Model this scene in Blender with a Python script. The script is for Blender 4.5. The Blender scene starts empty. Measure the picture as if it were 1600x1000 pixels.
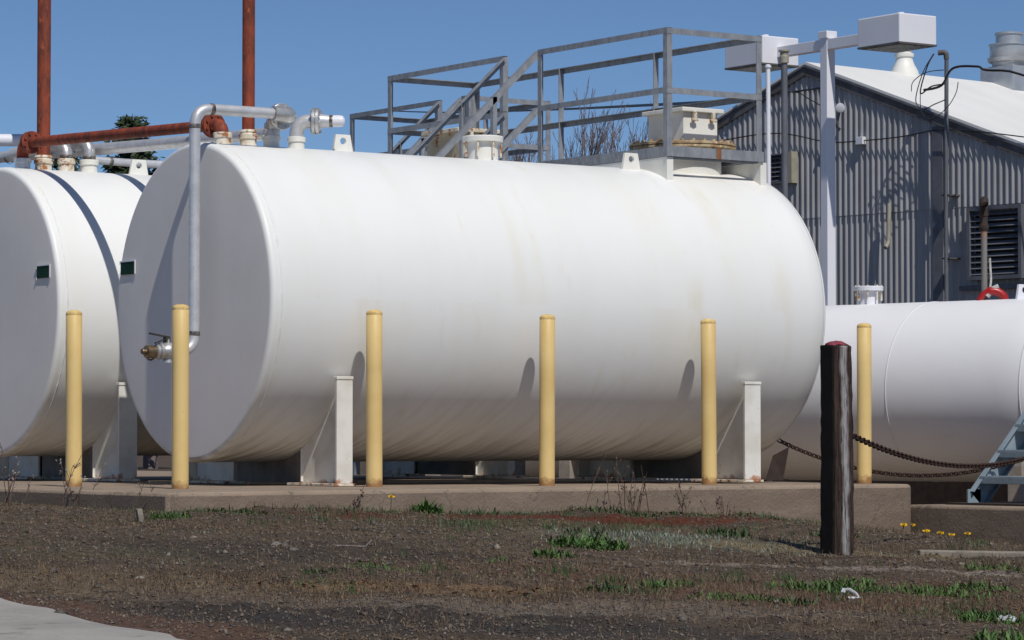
import bpy, math, random
import numpy as np
from mathutils import Vector, Matrix
random.seed(7); rng=np.random.default_rng(11)
S=bpy.context.scene; COL=S.collection
R_=math.radians
def V(*a): return Vector(a)

# ------------------------------------------------------------------ objects
OFF={}
def tag(o,label,cat,group=None,kind=None):
    if label: o['label']=label
    if cat: o['category']=cat
    if group: o['group']=group
    if kind: o['kind']=kind
    return o
def thing(name,loc,label,cat,group=None):
    o=bpy.data.objects.new(name,None); o.empty_display_size=.1
    o.location=loc; COL.objects.link(o); OFF[o.name]=Vector(loc)
    return tag(o,label,cat,group)
class MB:
    def __init__(s): s.v=[]; s.f=[]
    def add(s,vs,fs):
        n=len(s.v); s.v+= [tuple(x) for x in vs]; s.f+=[tuple(i+n for i in f) for f in fs]; return s
    def box(s,c,d,rz=0):
        c=Vector(c); m=Matrix.Rotation(rz,3,'Z'); h=Vector(d)/2
        vs=[c+m@Vector((sx*h.x,sy*h.y,sz*h.z)) for sx in(-1,1) for sy in(-1,1) for sz in(-1,1)]
        return s.add(vs,[(0,1,3,2),(4,6,7,5),(0,4,5,1),(2,3,7,6),(0,2,6,4),(1,5,7,3)])
    def beam(s,p0,p1,a,b,w,h):            # rectangular bar from p0 to p1, w along a, h along b
        p0,p1=Vector(p0),Vector(p1); a=Vector(a)*w/2; b=Vector(b)*h/2
        vs=[p+i*a+j*b for p in(p0,p1) for i,j in((-1,-1),(1,-1),(1,1),(-1,1))]
        return s.add(vs,[(3,2,1,0),(4,5,6,7),(0,1,5,4),(1,2,6,5),(2,3,7,6),(3,0,4,7)])
    def angle(s,p0,p1,a,b,w,t=.006):      # L section, legs pointing along a and b from the heel line p0-p1
        p0,p1=Vector(p0),Vector(p1); a=Vector(a); b=Vector(b)
        pr=[(0,0),(w,0),(w,t),(t,t),(t,w),(0,w)]
        vs=[p+a*i+b*j for p in(p0,p1) for i,j in pr]
        fs=[(i,(i+1)%6,(i+1)%6+6,i+6) for i in range(6)]+[(5,4,3,2,1,0),(6,7,8,9,10,11)]
        return s.add(vs,fs)
    def tube(s,path,r,n=12,cap=True):
        P=[Vector(p) for p in path]; rr=r if isinstance(r,(list,tuple)) else [r]*len(P)
        vs=[];t0=None;u=None
        for i,p in enumerate(P):
            t=((P[min(i+1,len(P)-1)]-P[max(i-1,0)])).normalized()
            if u is None:
                u=t.orthogonal().normalized()
            else:
                u=(u-t*u.dot(t)); u=u.normalized() if u.length>1e-6 else t.orthogonal().normalized()
            w=t.cross(u)
            vs+=[p+(u*math.cos(2*math.pi*k/n)+w*math.sin(2*math.pi*k/n))*rr[i] for k in range(n)]
        fs=[(i*n+k,i*n+(k+1)%n,(i+1)*n+(k+1)%n,(i+1)*n+k) for i in range(len(P)-1) for k in range(n)]
        if cap: fs+=[tuple(range(n-1,-1,-1)),tuple((len(P)-1)*n+k for k in range(n))]
        return s.add(vs,fs)
    def lathe(s,prof,o,ax=(0,0,1),n=32,caps=True):   # prof: list of (distance along axis, radius)
        o=Vector(o); ax=Vector(ax).normalized(); u=ax.orthogonal().normalized(); w=ax.cross(u); vs=[]
        for h,r in prof: vs+=[o+ax*h+(u*math.cos(2*math.pi*k/n)+w*math.sin(2*math.pi*k/n))*max(r,1e-4) for k in range(n)]
        m=len(prof); fs=[(i*n+k,i*n+(k+1)%n,(i+1)*n+(k+1)%n,(i+1)*n+k) for i in range(m-1) for k in range(n)]
        if caps: fs+=[tuple(range(n-1,-1,-1)),tuple((m-1)*n+k for k in range(n))]
        return s.add(vs,fs)
    def prism(s,poly,d):
        d=Vector(d); P=[Vector(p) for p in poly]; n=len(P)
        return s.add(P+[p+d for p in P],[tuple(range(n-1,-1,-1)),tuple(range(n,2*n))]+[(i,(i+1)%n,(i+1)%n+n,i+n) for i in range(n)])
    def build(s,name,mat,parent=None,smooth=35,bevel=0,fix=True):
        me=bpy.data.meshes.new(name); off=Vector((0,0,0)); p=parent
        if p is not None: off=OFF[p.name]
        me.from_pydata([(x-off.x,y-off.y,z-off.z) for x,y,z in s.v],[],s.f)
        if fix:
            import bmesh
            b=bmesh.new(); b.from_mesh(me); bmesh.ops.recalc_face_normals(b,faces=b.faces); b.to_mesh(me); b.free()
        if smooth:
            for q in me.polygons: q.use_smooth=True
            me.set_sharp_from_angle(angle=R_(smooth))
        me.materials.append(mat); o=bpy.data.objects.new(name,me); COL.objects.link(o); OFF[o.name]=off
        if parent is not None: o.parent=parent
        if bevel:
            m=o.modifiers.new('bevel','BEVEL'); m.width=bevel; m.segments=2; m.limit_method='ANGLE'; m.angle_limit=R_(40); m.harden_normals=False
        return o
def top(o,label,cat,group=None,kind=None): return tag(o,label,cat,group,kind)
def arc(c,a,b,r,t0,t1,n=9):               # points on a circle, a and b unit axes
    c=Vector(c);a=Vector(a);b=Vector(b)
    return [c+a*r*math.cos(t0+(t1-t0)*i/(n-1))+b*r*math.sin(t0+(t1-t0)*i/(n-1)) for i in range(n)]
def rounded(pts,r,n=7):
    P=[Vector(p) for p in pts]; out=[P[0]]
    for i in range(1,len(P)-1):
        a=(P[i-1]-P[i]).normalized(); b=(P[i+1]-P[i]).normalized()
        q0=P[i]+a*r; q1=P[i]+b*r
        for k in range(n):
            t=k/(n-1); out.append(q0*(1-t)**2*1.0+P[i]*2*t*(1-t)*1.0+q1*t*t)
    return out+[P[-1]]

# ------------------------------------------------------------------ materials
class NT:
    def __init__(s,name):
        s.m=bpy.data.materials.new(name); s.m.use_nodes=True; s.t=s.m.node_tree; s.t.nodes.clear()
        s.out=s.n('ShaderNodeOutputMaterial'); s.b=s.n('ShaderNodeBsdfPrincipled'); s.l(s.b.outputs[0],s.out.inputs[0])
    def n(s,t,**k):
        o=s.t.nodes.new(t)
        for a,b in k.items(): setattr(o,a,b)
        return o
    def l(s,a,b): s.t.links.new(a,b)
    def sock(s,i,v):
        if isinstance(v,bpy.types.NodeSocket): s.l(v,i)
        elif isinstance(v,(tuple,list)) and len(v)==3 and i.type=='RGBA': i.default_value=(*v,1)
        else: i.default_value=v
    def math(s,op,a,b=0,c=None,clamp=False):
        o=s.n('ShaderNodeMath',operation=op,use_clamp=clamp); s.sock(o.inputs[0],a); s.sock(o.inputs[1],b)
        if c is not None: s.sock(o.inputs[2],c)
        return o.outputs[0]
    def vmul(s,v,k):
        o=s.n('ShaderNodeVectorMath',operation='MULTIPLY'); s.sock(o.inputs[0],v); o.inputs[1].default_value=k; return o.outputs[0]
    def obj(s): return s.n('ShaderNodeTexCoord').outputs['Object']
    def world(s): return s.n('ShaderNodeNewGeometry').outputs['Position']
    def noise(s,vec,scale,detail=4,rough=.55,dist=0):
        o=s.n('ShaderNodeTexNoise'); s.l(vec,o.inputs['Vector']); o.inputs['Scale'].default_value=scale
        o.inputs['Detail'].default_value=detail; o.inputs['Roughness'].default_value=rough; o.inputs['Distortion'].default_value=dist; return o.outputs['Fac']
    def step(s,f,a,b,lo=0.,hi=1.):
        o=s.n('ShaderNodeMapRange',interpolation_type='SMOOTHSTEP'); s.sock(o.inputs[0],f)
        for i,x in enumerate((a,b,lo,hi)): o.inputs[i+1].default_value=x
        return o.outputs[0]
    def mix(s,f,a,b,bt='MIX'):
        o=s.n('ShaderNodeMix',data_type='RGBA',blend_type=bt); s.sock(o.inputs[0],f); s.sock(o.inputs[6],a); s.sock(o.inputs[7],b); return o.outputs[2]
    def xyz(s,v):
        o=s.n('ShaderNodeSeparateXYZ'); s.l(v,o.inputs[0]); return o.outputs
    def comb(s,x,y,z):
        o=s.n('ShaderNodeCombineXYZ')
        for i,q in enumerate((x,y,z)): s.sock(o.inputs[i],q)
        return o.outputs[0]
    def bump(s,h,strength=.3,dist=.01,nrm=None):
        o=s.n('ShaderNodeBump'); o.inputs['Strength'].default_value=strength; o.inputs['Distance'].default_value=dist; s.l(h,o.inputs['Height'])
        if nrm is not None: s.l(nrm,o.inputs['Normal'])
        return o.outputs[0]
    def fin(s,col,rough=.6,metal=0.,normal=None,spec=None):
        s.sock(s.b.inputs['Base Color'],col); s.sock(s.b.inputs['Roughness'],rough); s.sock(s.b.inputs['Metallic'],metal)
        if normal is not None: s.l(normal,s.b.inputs['Normal'])
        if spec is not None: s.b.inputs['Specular IOR Level'].default_value=spec
        return s.m
def simple(name,c1,c2,scale=8,rough=.6,metal=0.,bump=.15,bscale=40,stretch=(1,1,1),c3=None,t3=(.62,.72),spec=None):
    N=NT(name); p=N.vmul(N.obj(),stretch)
    f=N.step(N.noise(p,scale,6,.6),.35,.65); col=N.mix(f,c1,c2)
    if c3 is not None: col=N.mix(N.step(N.noise(p,scale*1.9,8,.65),*t3),col,c3)
    r=N.step(N.noise(p,scale*2,4),.3,.7,max(rough-.08,.05),min(rough+.1,1))
    return N.fin(col,r,metal,N.bump(N.noise(N.obj(),bscale,5),bump,.004),spec)
def tank_paint(name,base,stain=1.0,zc=1.28,axis=0,seed=0.,streaks=()):
    N=NT(name); x,y,z=N.xyz(N.obj())
    ang=N.math('ARCTAN2',N.math('SUBTRACT',z,zc),y)
    st=N.comb(N.math('MULTIPLY_ADD',x,1.0,seed),N.math('MULTIPLY',ang,.22),0.)
    fine=N.noise(st,7,6,.6); wide=N.noise(st,1.6,4,.55); drip=N.noise(N.comb(N.math('MULTIPLY_ADD',x,1.0,seed+7),N.math('MULTIPLY',ang,.5),0.),9,5,.6,.3)
    blot=N.noise(N.obj(),2.2,6,.6)
    col=N.mix(N.step(wide,.42,.7,0,.35*stain),base,(.74,.72,.62))
    col=N.mix(N.math('MULTIPLY',N.step(fine,.55,.74),N.step(blot,.48,.66,0,.30*stain)),col,(.62,.52,.30))
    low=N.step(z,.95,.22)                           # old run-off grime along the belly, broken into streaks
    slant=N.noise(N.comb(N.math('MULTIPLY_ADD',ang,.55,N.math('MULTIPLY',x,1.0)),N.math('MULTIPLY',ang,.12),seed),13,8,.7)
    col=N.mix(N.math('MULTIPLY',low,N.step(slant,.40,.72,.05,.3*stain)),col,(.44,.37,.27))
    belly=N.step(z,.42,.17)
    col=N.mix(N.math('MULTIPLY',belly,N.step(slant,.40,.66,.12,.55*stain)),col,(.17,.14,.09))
    rust=N.math('MULTIPLY',N.step(drip,.70,.78),N.step(N.noise(N.obj(),1.1,3),.5,.6))
    col=N.mix(N.math('MULTIPLY',rust,.5*stain),col,(.42,.22,.07))
    for (xs,a0,a1,w,amt,c) in streaks:
        q=N.math('ABSOLUTE',N.math('SUBTRACT',N.math('ADD',x,N.math('MULTIPLY',N.math('SUBTRACT',wide,.5),.10)),xs))
        aa=N.math('ABSOLUTE',N.math('SUBTRACT',N.math('ABSOLUTE',ang),(a0+a1)/2)) if False else N.math('ABSOLUTE',N.math('SUBTRACT',N.math('ADD',N.math('MULTIPLY',N.math('LESS_THAN',ang,0),6.2832),ang),(a0+a1)/2))
        k=N.math('MULTIPLY',N.step(q,w,w*.1),N.step(aa,(a1-a0)/2,(a1-a0)/2*.35)); k=N.math('MULTIPLY',k,N.step(fine,.40,.62))
        col=N.mix(N.math('MULTIPLY',k,amt*.32),col,c)
    chips=N.step(N.noise(N.obj(),28,3,.5),.77,.80)
    col=N.mix(N.math('MULTIPLY',chips,.35*stain),col,(.5,.42,.33))
    nb=N.bump(N.noise(N.obj(),1.3,3),.25,.02); nb=N.bump(N.noise(N.obj(),140,3),.04,.002,nb)
    return N.fin(col,N.step(blot,.3,.7,.38,.55),0,nb,.35)

M={}
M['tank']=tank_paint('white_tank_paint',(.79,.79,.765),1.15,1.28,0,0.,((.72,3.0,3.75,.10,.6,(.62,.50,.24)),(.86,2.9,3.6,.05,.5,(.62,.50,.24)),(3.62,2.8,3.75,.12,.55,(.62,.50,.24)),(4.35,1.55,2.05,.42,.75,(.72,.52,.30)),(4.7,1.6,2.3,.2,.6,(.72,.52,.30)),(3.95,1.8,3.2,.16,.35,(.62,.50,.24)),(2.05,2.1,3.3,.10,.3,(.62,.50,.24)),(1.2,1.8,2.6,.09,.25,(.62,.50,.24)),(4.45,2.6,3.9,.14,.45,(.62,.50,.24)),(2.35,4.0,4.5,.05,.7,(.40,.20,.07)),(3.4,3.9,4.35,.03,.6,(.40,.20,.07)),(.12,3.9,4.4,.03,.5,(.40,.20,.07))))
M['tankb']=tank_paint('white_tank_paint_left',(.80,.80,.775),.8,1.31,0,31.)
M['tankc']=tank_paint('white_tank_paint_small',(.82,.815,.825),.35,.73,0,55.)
N=NT('saddle_paint'); p=N.obj(); z=N.xyz(N.world())[2]; r=N.noise(p,9,6,.65)
col=N.mix(N.step(N.noise(p,5,5),.4,.65),(.76,.745,.69),(.66,.63,.56)); lo=N.math('ADD',z,N.math('MULTIPLY',N.math('SUBTRACT',r,.5),.34))
col=N.mix(N.step(lo,.045,-.01,0,.85),col,(.42,.15,.04)); col=N.mix(N.step(N.noise(p,30,4),.68,.74,0,.6),col,(.42,.22,.09))
M['saddle']=N.fin(col,.55,0,N.bump(N.noise(p,60,4),.08,.004))
M['head']=simple('tank_end_paint',(.80,.755,.715),(.77,.725,.685),1.5,.5,0,.03,8,c3=(.73,.68,.635),t3=(.6,.75))
M['white']=simple('white_paint',(.80,.79,.74),(.74,.72,.65),5,.5,0,.05,60,c3=(.55,.42,.24),t3=(.70,.80))
M['whiterust']=simple('white_paint_rusting',(.74,.71,.62),(.62,.54,.40),9,.6,0,.15,60,c3=(.34,.13,.04),t3=(.50,.60))
M['shade_plate']=simple('shade_darkened_plate_paint',(.22,.20,.175),(.15,.135,.12),4,.8,0,.1,40)  # dark colour stands in for the shade on plates under the tanks
M['rustybox']=simple('cream_paint_rusting',(.62,.58,.46),(.50,.43,.29),4,.65,0,.15,50,c3=(.30,.11,.03),t3=(.53,.63))
M['rustywood']=simple('rusted_flange',(.50,.40,.24),(.30,.17,.08),14,.8,0,.3,60,c3=(.62,.52,.34),t3=(.55,.62))
M['lamp']=simple('lamp_white',(.76,.76,.79),(.73,.73,.77),3,.4,0,.02,30)
M['red']=simple('red_rust_primer',(.29,.052,.018),(.13,.030,.016),16,.75,0,.25,60,(1,1,.35),c3=(.40,.10,.035),t3=(.58,.70))
M['steel']=simple('stainless_pipe',(.66,.66,.66),(.55,.55,.56),14,.38,.4,.08,50,(1,1,1),c3=(.40,.39,.38),t3=(.6,.72))
M['weld']=simple('heat_tinted_weld',(.10,.085,.07),(.30,.27,.24),30,.45,.6,.2,80)
M['chrome']=simple('bright_fitting',(.60,.60,.59),(.46,.45,.44),20,.36,.6,.1,60)
M['brass']=simple('aged_brass',(.30,.22,.13),(.15,.10,.06),18,.45,.7,.15,60)
M['blackiron']=simple('black_handle',(.03,.027,.025),(.06,.05,.045),20,.6,.2,.1,60)
M['galv']=simple('galvanised_angle',(.34,.355,.37),(.25,.26,.28),18,.55,.35,.12,60,(1,1,.5),c3=(.38,.39,.40),t3=(.56,.66))
M['stair']=simple('stair_grey_paint',(.27,.33,.37),(.21,.265,.30),9,.55,.1,.1,60,c3=(.22,.22,.22),t3=(.66,.74))
N=NT('yellow_bollard_paint'); ob=N.obj(); rnd=N.n('ShaderNodeObjectInfo').outputs['Random']; x,y,z=N.xyz(ob)
vv=N.n('ShaderNodeVectorMath',operation='ADD'); N.l(ob,vv.inputs[0]); N.l(N.comb(N.math('MULTIPLY',rnd,17.),N.math('MULTIPLY',rnd,5.),N.math('MULTIPLY',rnd,31.)),vv.inputs[1]); q=vv.outputs[0]
col=N.mix(N.step(N.noise(q,3,5),.35,.65),(.76,.55,.225),(.69,.485,.185)); col=N.mix(N.step(N.noise(N.vmul(q,(3,3,.4)),9,5,.6),.60,.75,0,.4),col,(.58,.40,.16))
col=N.mix(N.step(N.noise(q,26,4,.6),.72,.76,0,.8),col,(.30,.16,.06))
bs_=N.math('ADD',z,N.math('MULTIPLY',N.noise(q,16,5,.7),.13)); col=N.mix(N.step(bs_,.125,.075,0,.85),col,(.26,.11,.04))
M['yellow']=N.fin(col,.5,0,N.bump(N.noise(q,50,4),.08,.004))
M['yellowcap']=simple('yellow_mortar_cap',(.74,.53,.21),(.55,.38,.14),30,.85,0,.5,60)
M['concrete']=simple('concrete',(.34,.29,.245),(.27,.23,.195),5,.9,0,.4,50,c3=(.40,.35,.30),t3=(.56,.66))
M['green']=simple('green_sign',(.012,.045,.03),(.018,.06,.042),20,.8,0,.05,60,spec=.1)
M['wall']=None
M['pink']=simple('faded_red_paint',(.30,.05,.075),(.16,.03,.035),30,.85,0,.6,60,c3=(.42,.16,.19),t3=(.6,.7))
M['chain']=simple('rusty_chain',(.055,.022,.013),(.028,.015,.011),25,.85,.1,.3,80)
M['redpl']=simple('red_hose',(.40,.010,.010),(.32,.009,.009),9,.4,0,.03,40)
M['rope']=simple('white_rope',(.55,.53,.50),(.40,.38,.36),30,.8,0,.3,90)
M['rustpipe']=None
M['black']=simple('black_cable',(.015,.015,.018),(.03,.03,.033),20,.5,0,.05,40)
M['litter']=simple('white_litter',(.62,.62,.62),(.45,.45,.46),20,.6,0,.2,60)
M['stalk']=simple('dead_stalk',(.075,.045,.035),(.13,.085,.06),20,.85,0,.2,60)
M['bark']=simple('grey_bark',(.20,.155,.15),(.14,.105,.105),12,.9,0,.3,40)
M['fruit']=simple('pale_seed_head',(.32,.28,.26),(.2,.16,.14),20,.9,0,.2,60)
M['petal']=simple('yellow_petal',(.90,.66,.01),(.85,.55,.01),20,.6,0,.05,60)
M['block']=simple('weathered_timber',(.27,.235,.19),(.18,.155,.125),6,.9,0,.4,40,(.3,3,3))
M['stone']=simple('stone',(.24,.21,.18),(.15,.13,.115),18,.9,0,.4,60)
M['brown']=simple('brown_rusted_steel_and_shade',(.028,.018,.015),(.05,.03,.022),14,.85,0,.3,60)  # also colours the added wall that stands in for shade
def foliage(name,cols):
    N=NT(name); r=N.n('ShaderNodeNewGeometry').outputs['Random Per Island']
    cr=N.n('ShaderNodeValToRGB'); N.l(r,cr.inputs[0]); e=cr.color_ramp.elements
    for i,c in enumerate(cols):
        if i<2: e[i].position=i/(len(cols)-1); e[i].color=(*c,1)
        else:
            q=e.new(i/(len(cols)-1)); q.color=(*c,1)
    e[1].position=1/(len(cols)-1)
    N.b.inputs['Transmission Weight'].default_value=0
    return N.fin(cr.outputs[0],.6,0,None,.3)
M['leaf']=foliage('weed_leaves',[(.035,.085,.018),(.06,.13,.025),(.09,.165,.035),(.05,.10,.03)])
M['leafd']=foliage('dark_weed_leaves',[(.025,.055,.018),(.045,.085,.028),(.06,.11,.03),(.035,.07,.025)])
M['conifer']=foliage('conifer_needles',[(.016,.030,.012),(.03,.05,.018),(.045,.06,.022),(.022,.04,.02)])
M['straw']=foliage('dry_grass',[(.15,.105,.06),(.22,.155,.09),(.09,.062,.042),(.17,.10,.055),(.06,.045,.035)])
M['moss']=foliage('red_moss',[(.10,.030,.018),(.14,.045,.022),(.075,.03,.02),(.12,.06,.02)])
M['silver']=foliage('silver_leaves',[(.19,.21,.17),(.27,.29,.24),(.13,.16,.11),(.10,.12,.07)])
M['sparse']=foliage('sparse_grass',[(.05,.085,.025),(.075,.105,.035),(.10,.105,.045),(.04,.06,.025)])
M['gravel']=foliage('gravel',[(.10,.083,.068),(.14,.115,.092),(.06,.05,.043),(.22,.185,.15),(.085,.066,.052),(.12,.095,.076),(.05,.042,.037)])
# rusted standpipe (grey paint, orange rust near its top)
N=NT('standpipe'); z=N.xyz(N.obj())[2]; f=N.noise(N.obj(),12,5)
M['rustpipe']=N.fin(N.mix(N.step(N.math('ADD',z,N.math('MULTIPLY',f,.25)),.62,.86),(.20,.19,.17),(.40,.13,.04)),.7,0,N.bump(N.noise(N.obj(),60,4),.2,.003))
# corrugated wall: dull zinc with vertical weathering
N=NT('corrugated_zinc'); p=N.obj()
a=N.noise(N.vmul(p,(3,3,.12)),3,5,.6); b=N.noise(p,.9,5,.6)
col=N.mix(N.step(a,.3,.7),(.42,.41,.41),(.30,.295,.295)); col=N.mix(N.step(b,.5,.75,0,.45),col,(.22,.20,.19))
M['wall']=N.fin(col,.5,.15,N.bump(N.noise(p,30,4),.08,.003))
M['trim']=simple('weathered_fascia',(.135,.13,.135),(.10,.09,.085),4,.7,.2,.1,40,c3=(.17,.10,.06),t3=(.66,.76))
M['roof']=simple('white_roof_sheet',(.78,.77,.74),(.72,.71,.68),1.5,.6,0,.08,20,(1,.2,1),c3=(.62,.6,.55),t3=(.62,.75))
M['louv']=simple('louvre_paint',(.155,.16,.18),(.12,.125,.14),6,.6,.2,.06,40)
M['louvcream']=simple('louvre_cream_side',(.36,.34,.27),(.28,.26,.2),6,.6,0,.06,40)
M['dark']=simple('dark_void',(.012,.012,.014),(.02,.02,.022),6,.9,0,.02,30)
M['alu']=simple('fan_aluminium',(.55,.56,.57),(.47,.48,.49),8,.4,.6,.05,40)
N=NT('lamp_glass'); v=N.n('ShaderNodeTexVoronoi'); N.l(N.obj(),v.inputs[0]); v.inputs['Scale'].default_value=18
M['glass']=N.fin(N.mix(N.step(v.outputs[0],.2,.6),(.48,.50,.44),(.22,.24,.20)),.2,.2)
# old timber post: near-black creosote with a bleached checked streak
N=NT('creosoted_timber'); x,y,z=N.xyz(N.obj())
gr=N.noise(N.comb(N.math('MULTIPLY',x,1.),N.math('MULTIPLY',y,1.),N.math('MULTIPLY',z,.05)),95,8,.75)
wob=N.math('MULTIPLY',N.math('SUBTRACT',N.noise(N.comb(0.,0.,z),3.,3),.5),.075)
d=N.math('ABSOLUTE',N.math('ADD',N.math('SUBTRACT',x,.012),wob))
face=N.math('LESS_THAN',y,-.062)
str_=N.math('MULTIPLY',N.math('MULTIPLY',N.step(d,.034,.006),face),N.step(gr,.36,.56,.1,1.))
base=N.mix(N.step(gr,.35,.65),(.012,.008,.007),(.082,.052,.042))
ck=N.noise(N.comb(N.math('MULTIPLY',x,1.),N.math('MULTIPLY',y,1.),N.math('MULTIPLY',z,.03)),60,4,.6); crack=N.step(ck,.60,.66)
base=N.mix(N.math('MULTIPLY',N.math('LESS_THAN',x,-.058),.85),base,(.010,.008,.007))  # left face darkened in the colour to stand in for its shade
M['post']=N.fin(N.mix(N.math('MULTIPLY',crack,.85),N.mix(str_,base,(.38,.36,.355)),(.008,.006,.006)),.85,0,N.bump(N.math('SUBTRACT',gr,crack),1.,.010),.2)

# ------------------------------------------------------------------ camera, sun, sky
cam=bpy.data.cameras.new('camera'); co=bpy.data.objects.new('camera',cam); COL.objects.link(co); S.camera=co
YAW,PIT=R_(55.3418),R_(2.1584)
F=Vector((math.cos(YAW)*math.cos(PIT),math.sin(YAW)*math.cos(PIT),math.sin(PIT)))
co.location=(-9.9319,-18.17,.3242); co.rotation_euler=F.to_track_quat('-Z','Y').to_euler()
cam.sensor_width=36; cam.lens=4930.3/1600*36; cam.clip_end=6000; cam.clip_start=.1
S.render.resolution_x,S.render.resolution_y=1024,640
EL,AZ=52,11.5                              # sun height; swing of the sun from -Y towards -X
sd=Vector((-math.sin(R_(AZ))*math.cos(R_(EL)),-math.cos(R_(AZ))*math.cos(R_(EL)),math.sin(R_(EL))))
sl=bpy.data.lights.new('sun','SUN'); sl.energy=3.5; sl.angle=R_(.53); sl.color=(1,.965,.91)
so=bpy.data.objects.new('sun',sl); so.rotation_euler=sd.to_track_quat('Z','Y').to_euler(); COL.objects.link(so)
W=bpy.data.worlds.new('World'); S.world=W; W.use_nodes=True; nt=W.node_tree
bg=nt.nodes['Background']; sk=nt.nodes.new('ShaderNodeTexSky'); sk.sky_type='NISHITA'; sk.sun_disc=False
sk.sun_elevation=R_(EL); sk.sun_rotation=R_(180+AZ); sk.altitude=0; sk.air_density=.66; sk.dust_density=.0; sk.ozone_density=8.0
nt.links.new(sk.outputs[0],bg.inputs[0]); bg.inputs[1].default_value=.073
S.view_settings.view_transform='Standard'; S.view_settings.look='None'; S.view_settings.exposure=0; S.view_settings.gamma=1

# ------------------------------------------------------------------ ground
def sm(a,b,x):
    t=np.clip((x-a)/(b-a),0,1); return t*t*(3-2*t)
_perm=rng.random((256,256))
def vnoise(x,y,s):
    x=np.asarray(x,float)*s+100; y=np.asarray(y,float)*s+100
    i=np.floor(x).astype(int); j=np.floor(y).astype(int); fx=x-i; fy=y-j; fx=fx*fx*(3-2*fx); fy=fy*fy*(3-2*fy)
    q=lambda a,b:_perm[a%256,b%256]
    return (q(i,j)*(1-fx)+q(i+1,j)*fx)*(1-fy)+(q(i,j+1)*(1-fx)+q(i+1,j+1)*fx)*fy-.5
def gbase(x,y):
    x=np.asarray(x,float); y=np.asarray(y,float)
    xx=np.clip(x+.8,0,9); fy=-1.3+xx*.133
    return -.095-.02*xx-.053*np.clip(fy-y,0,17)-.18*sm(3.9,6.1,x)*sm(.5,-.6,y)
ROADX=-4.17
def ground(x,y):
    x=np.asarray(x,float); y=np.asarray(y,float); d=np.hypot(x-0,y+3)
    a=sm(30,14,d)*sm(ROADX-.15,ROADX+.5,x)
    n=.045*vnoise(x,y,1.1)+.03*vnoise(x+9,y,3.1)+.022*vnoise(x,y+5,8.)+.014*vnoise(x+3,y+5,17.)
    fy=-1.3+np.clip(x+.8,0,9)*.133
    n=n-.012
    added_pit=sm(6.1,6.25,x)*sm(10.3,10.1,x)*sm(-5.6,-5.4,y)*sm(7.0,6.8,y)  # hollow added so the gap under the small tank turns dark
    return gbase(x,y)+a*n-.02*sm(40,100,d)-.62*added_pit
def axis_pts(a,b,step,far):
    inner=np.arange(a,b+step/2,step); g=[];s=step;p=b
    while p<far: s*=1.35; p+=s; g.append(p)
    h=[];s=step;p=a
    while p>-far: s*=1.35; p-=s; h.append(p)
    return np.array(h[::-1]+list(inner)+g)
gx=axis_pts(-6.5,8.5,.045,3000); gy=axis_pts(-10.5,3,.045,3000)
X,Y=np.meshgrid(gx,gy,indexing='ij'); Z=ground(X,Y); nx,ny=X.shape
me=bpy.data.meshes.new('ground'); me.vertices.add(nx*ny); me.vertices.foreach_set('co',np.stack([X,Y,Z],-1).ravel())
I=np.arange(nx*ny).reshape(nx,ny); q=np.stack([I[:-1,:-1],I[1:,:-1],I[1:,1:],I[:-1,1:]],-1).reshape(-1,4)
me.loops.add(q.size); me.loops.foreach_set('vertex_index',q.ravel()); me.polygons.add(len(q))
me.polygons.foreach_set('loop_start',np.arange(len(q))*4); me.polygons.foreach_set('loop_total',np.full(len(q),4)); me.polygons.foreach_set('use_smooth',np.ones(len(q),bool))
me.update(calc_edges=True)
N=NT('gravelly_ground'); p=N.world(); px,py,_=N.xyz(p)
n1=N.noise(p,1.3,6,.6); n2=N.noise(p,7,6,.65); n3=N.noise(p,45,5,.7); n4=N.noise(p,160,3,.6)
col=N.mix(N.step(n1,.35,.65),(.080,.061,.045),(.112,.085,.062))
col=N.mix(N.step(n2,.45,.68),col,(.056,.043,.034))
def patch(cx,cy,rx,ry,c,amt=.8,rot=0,wob=1.1):
    global col
    ca,sa=math.cos(rot),math.sin(rot); dx=N.math('SUBTRACT',px,cx); dy=N.math('SUBTRACT',py,cy)
    u=N.math('DIVIDE',N.math('ADD',N.math('MULTIPLY',dx,ca),N.math('MULTIPLY',dy,sa)),rx)
    v=N.math('DIVIDE',N.math('SUBTRACT',N.math('MULTIPLY',dy,ca),N.math('MULTIPLY',dx,sa)),ry)
    r=N.math('SQRT',N.math('ADD',N.math('MULTIPLY',u,u),N.math('MULTIPLY',v,v)))
    r=N.math('ADD',r,N.math('MULTIPLY',N.math('SUBTRACT',n2,.5),wob)); r=N.math('ADD',r,N.math('MULTIPLY',N.math('SUBTRACT',n3,.5),.8))
    col=N.mix(N.step(r,1.15,.7,0,amt),col,c)
PA=-.6   # patches run across the view
patch(-2.9,-7.0,1.2,.7,(.036,.033,.032),.8,PA)          # black cinders by the verge
patch(-2.6,-7.6,1.6,.25,(.045,.041,.040),.7,PA)
patch(-1.6,-7.2,1.3,.30,(.17,.145,.12),.6,PA)           # pale grit
patch(-2.9,-6.3,.9,.28,(.16,.13,.105),.5,PA)
patch(-3.5,-5.2,1.0,.6,(.15,.115,.075),.7,PA)
patch(-1.6,-4.2,1.3,.6,(.050,.042,.036),.7,PA)
patch(-2.9,-3.7,.9,.5,(.085,.075,.05),.6,PA)
patch(-2.0,-6.0,.75,.22,(.22,.145,.08),.65,PA)         # straw coloured strip
patch(1.15,-5.25,1.15,.22,(.26,.22,.19),.85,PA)         # pale gravel in front of the post
patch(2.2,-1.6,1.5,.34,(.095,.026,.014),.9,.13)
patch(.2,-1.75,.5,.2,(.09,.032,.018),.8,.13)
patch(2.3,-3.3,.35,.2,(.12,.06,.02),.8,.1)
patch(1.2,-2.3,1.2,.4,(.075,.068,.032),.6,.1)        # red moss along the slab
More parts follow.
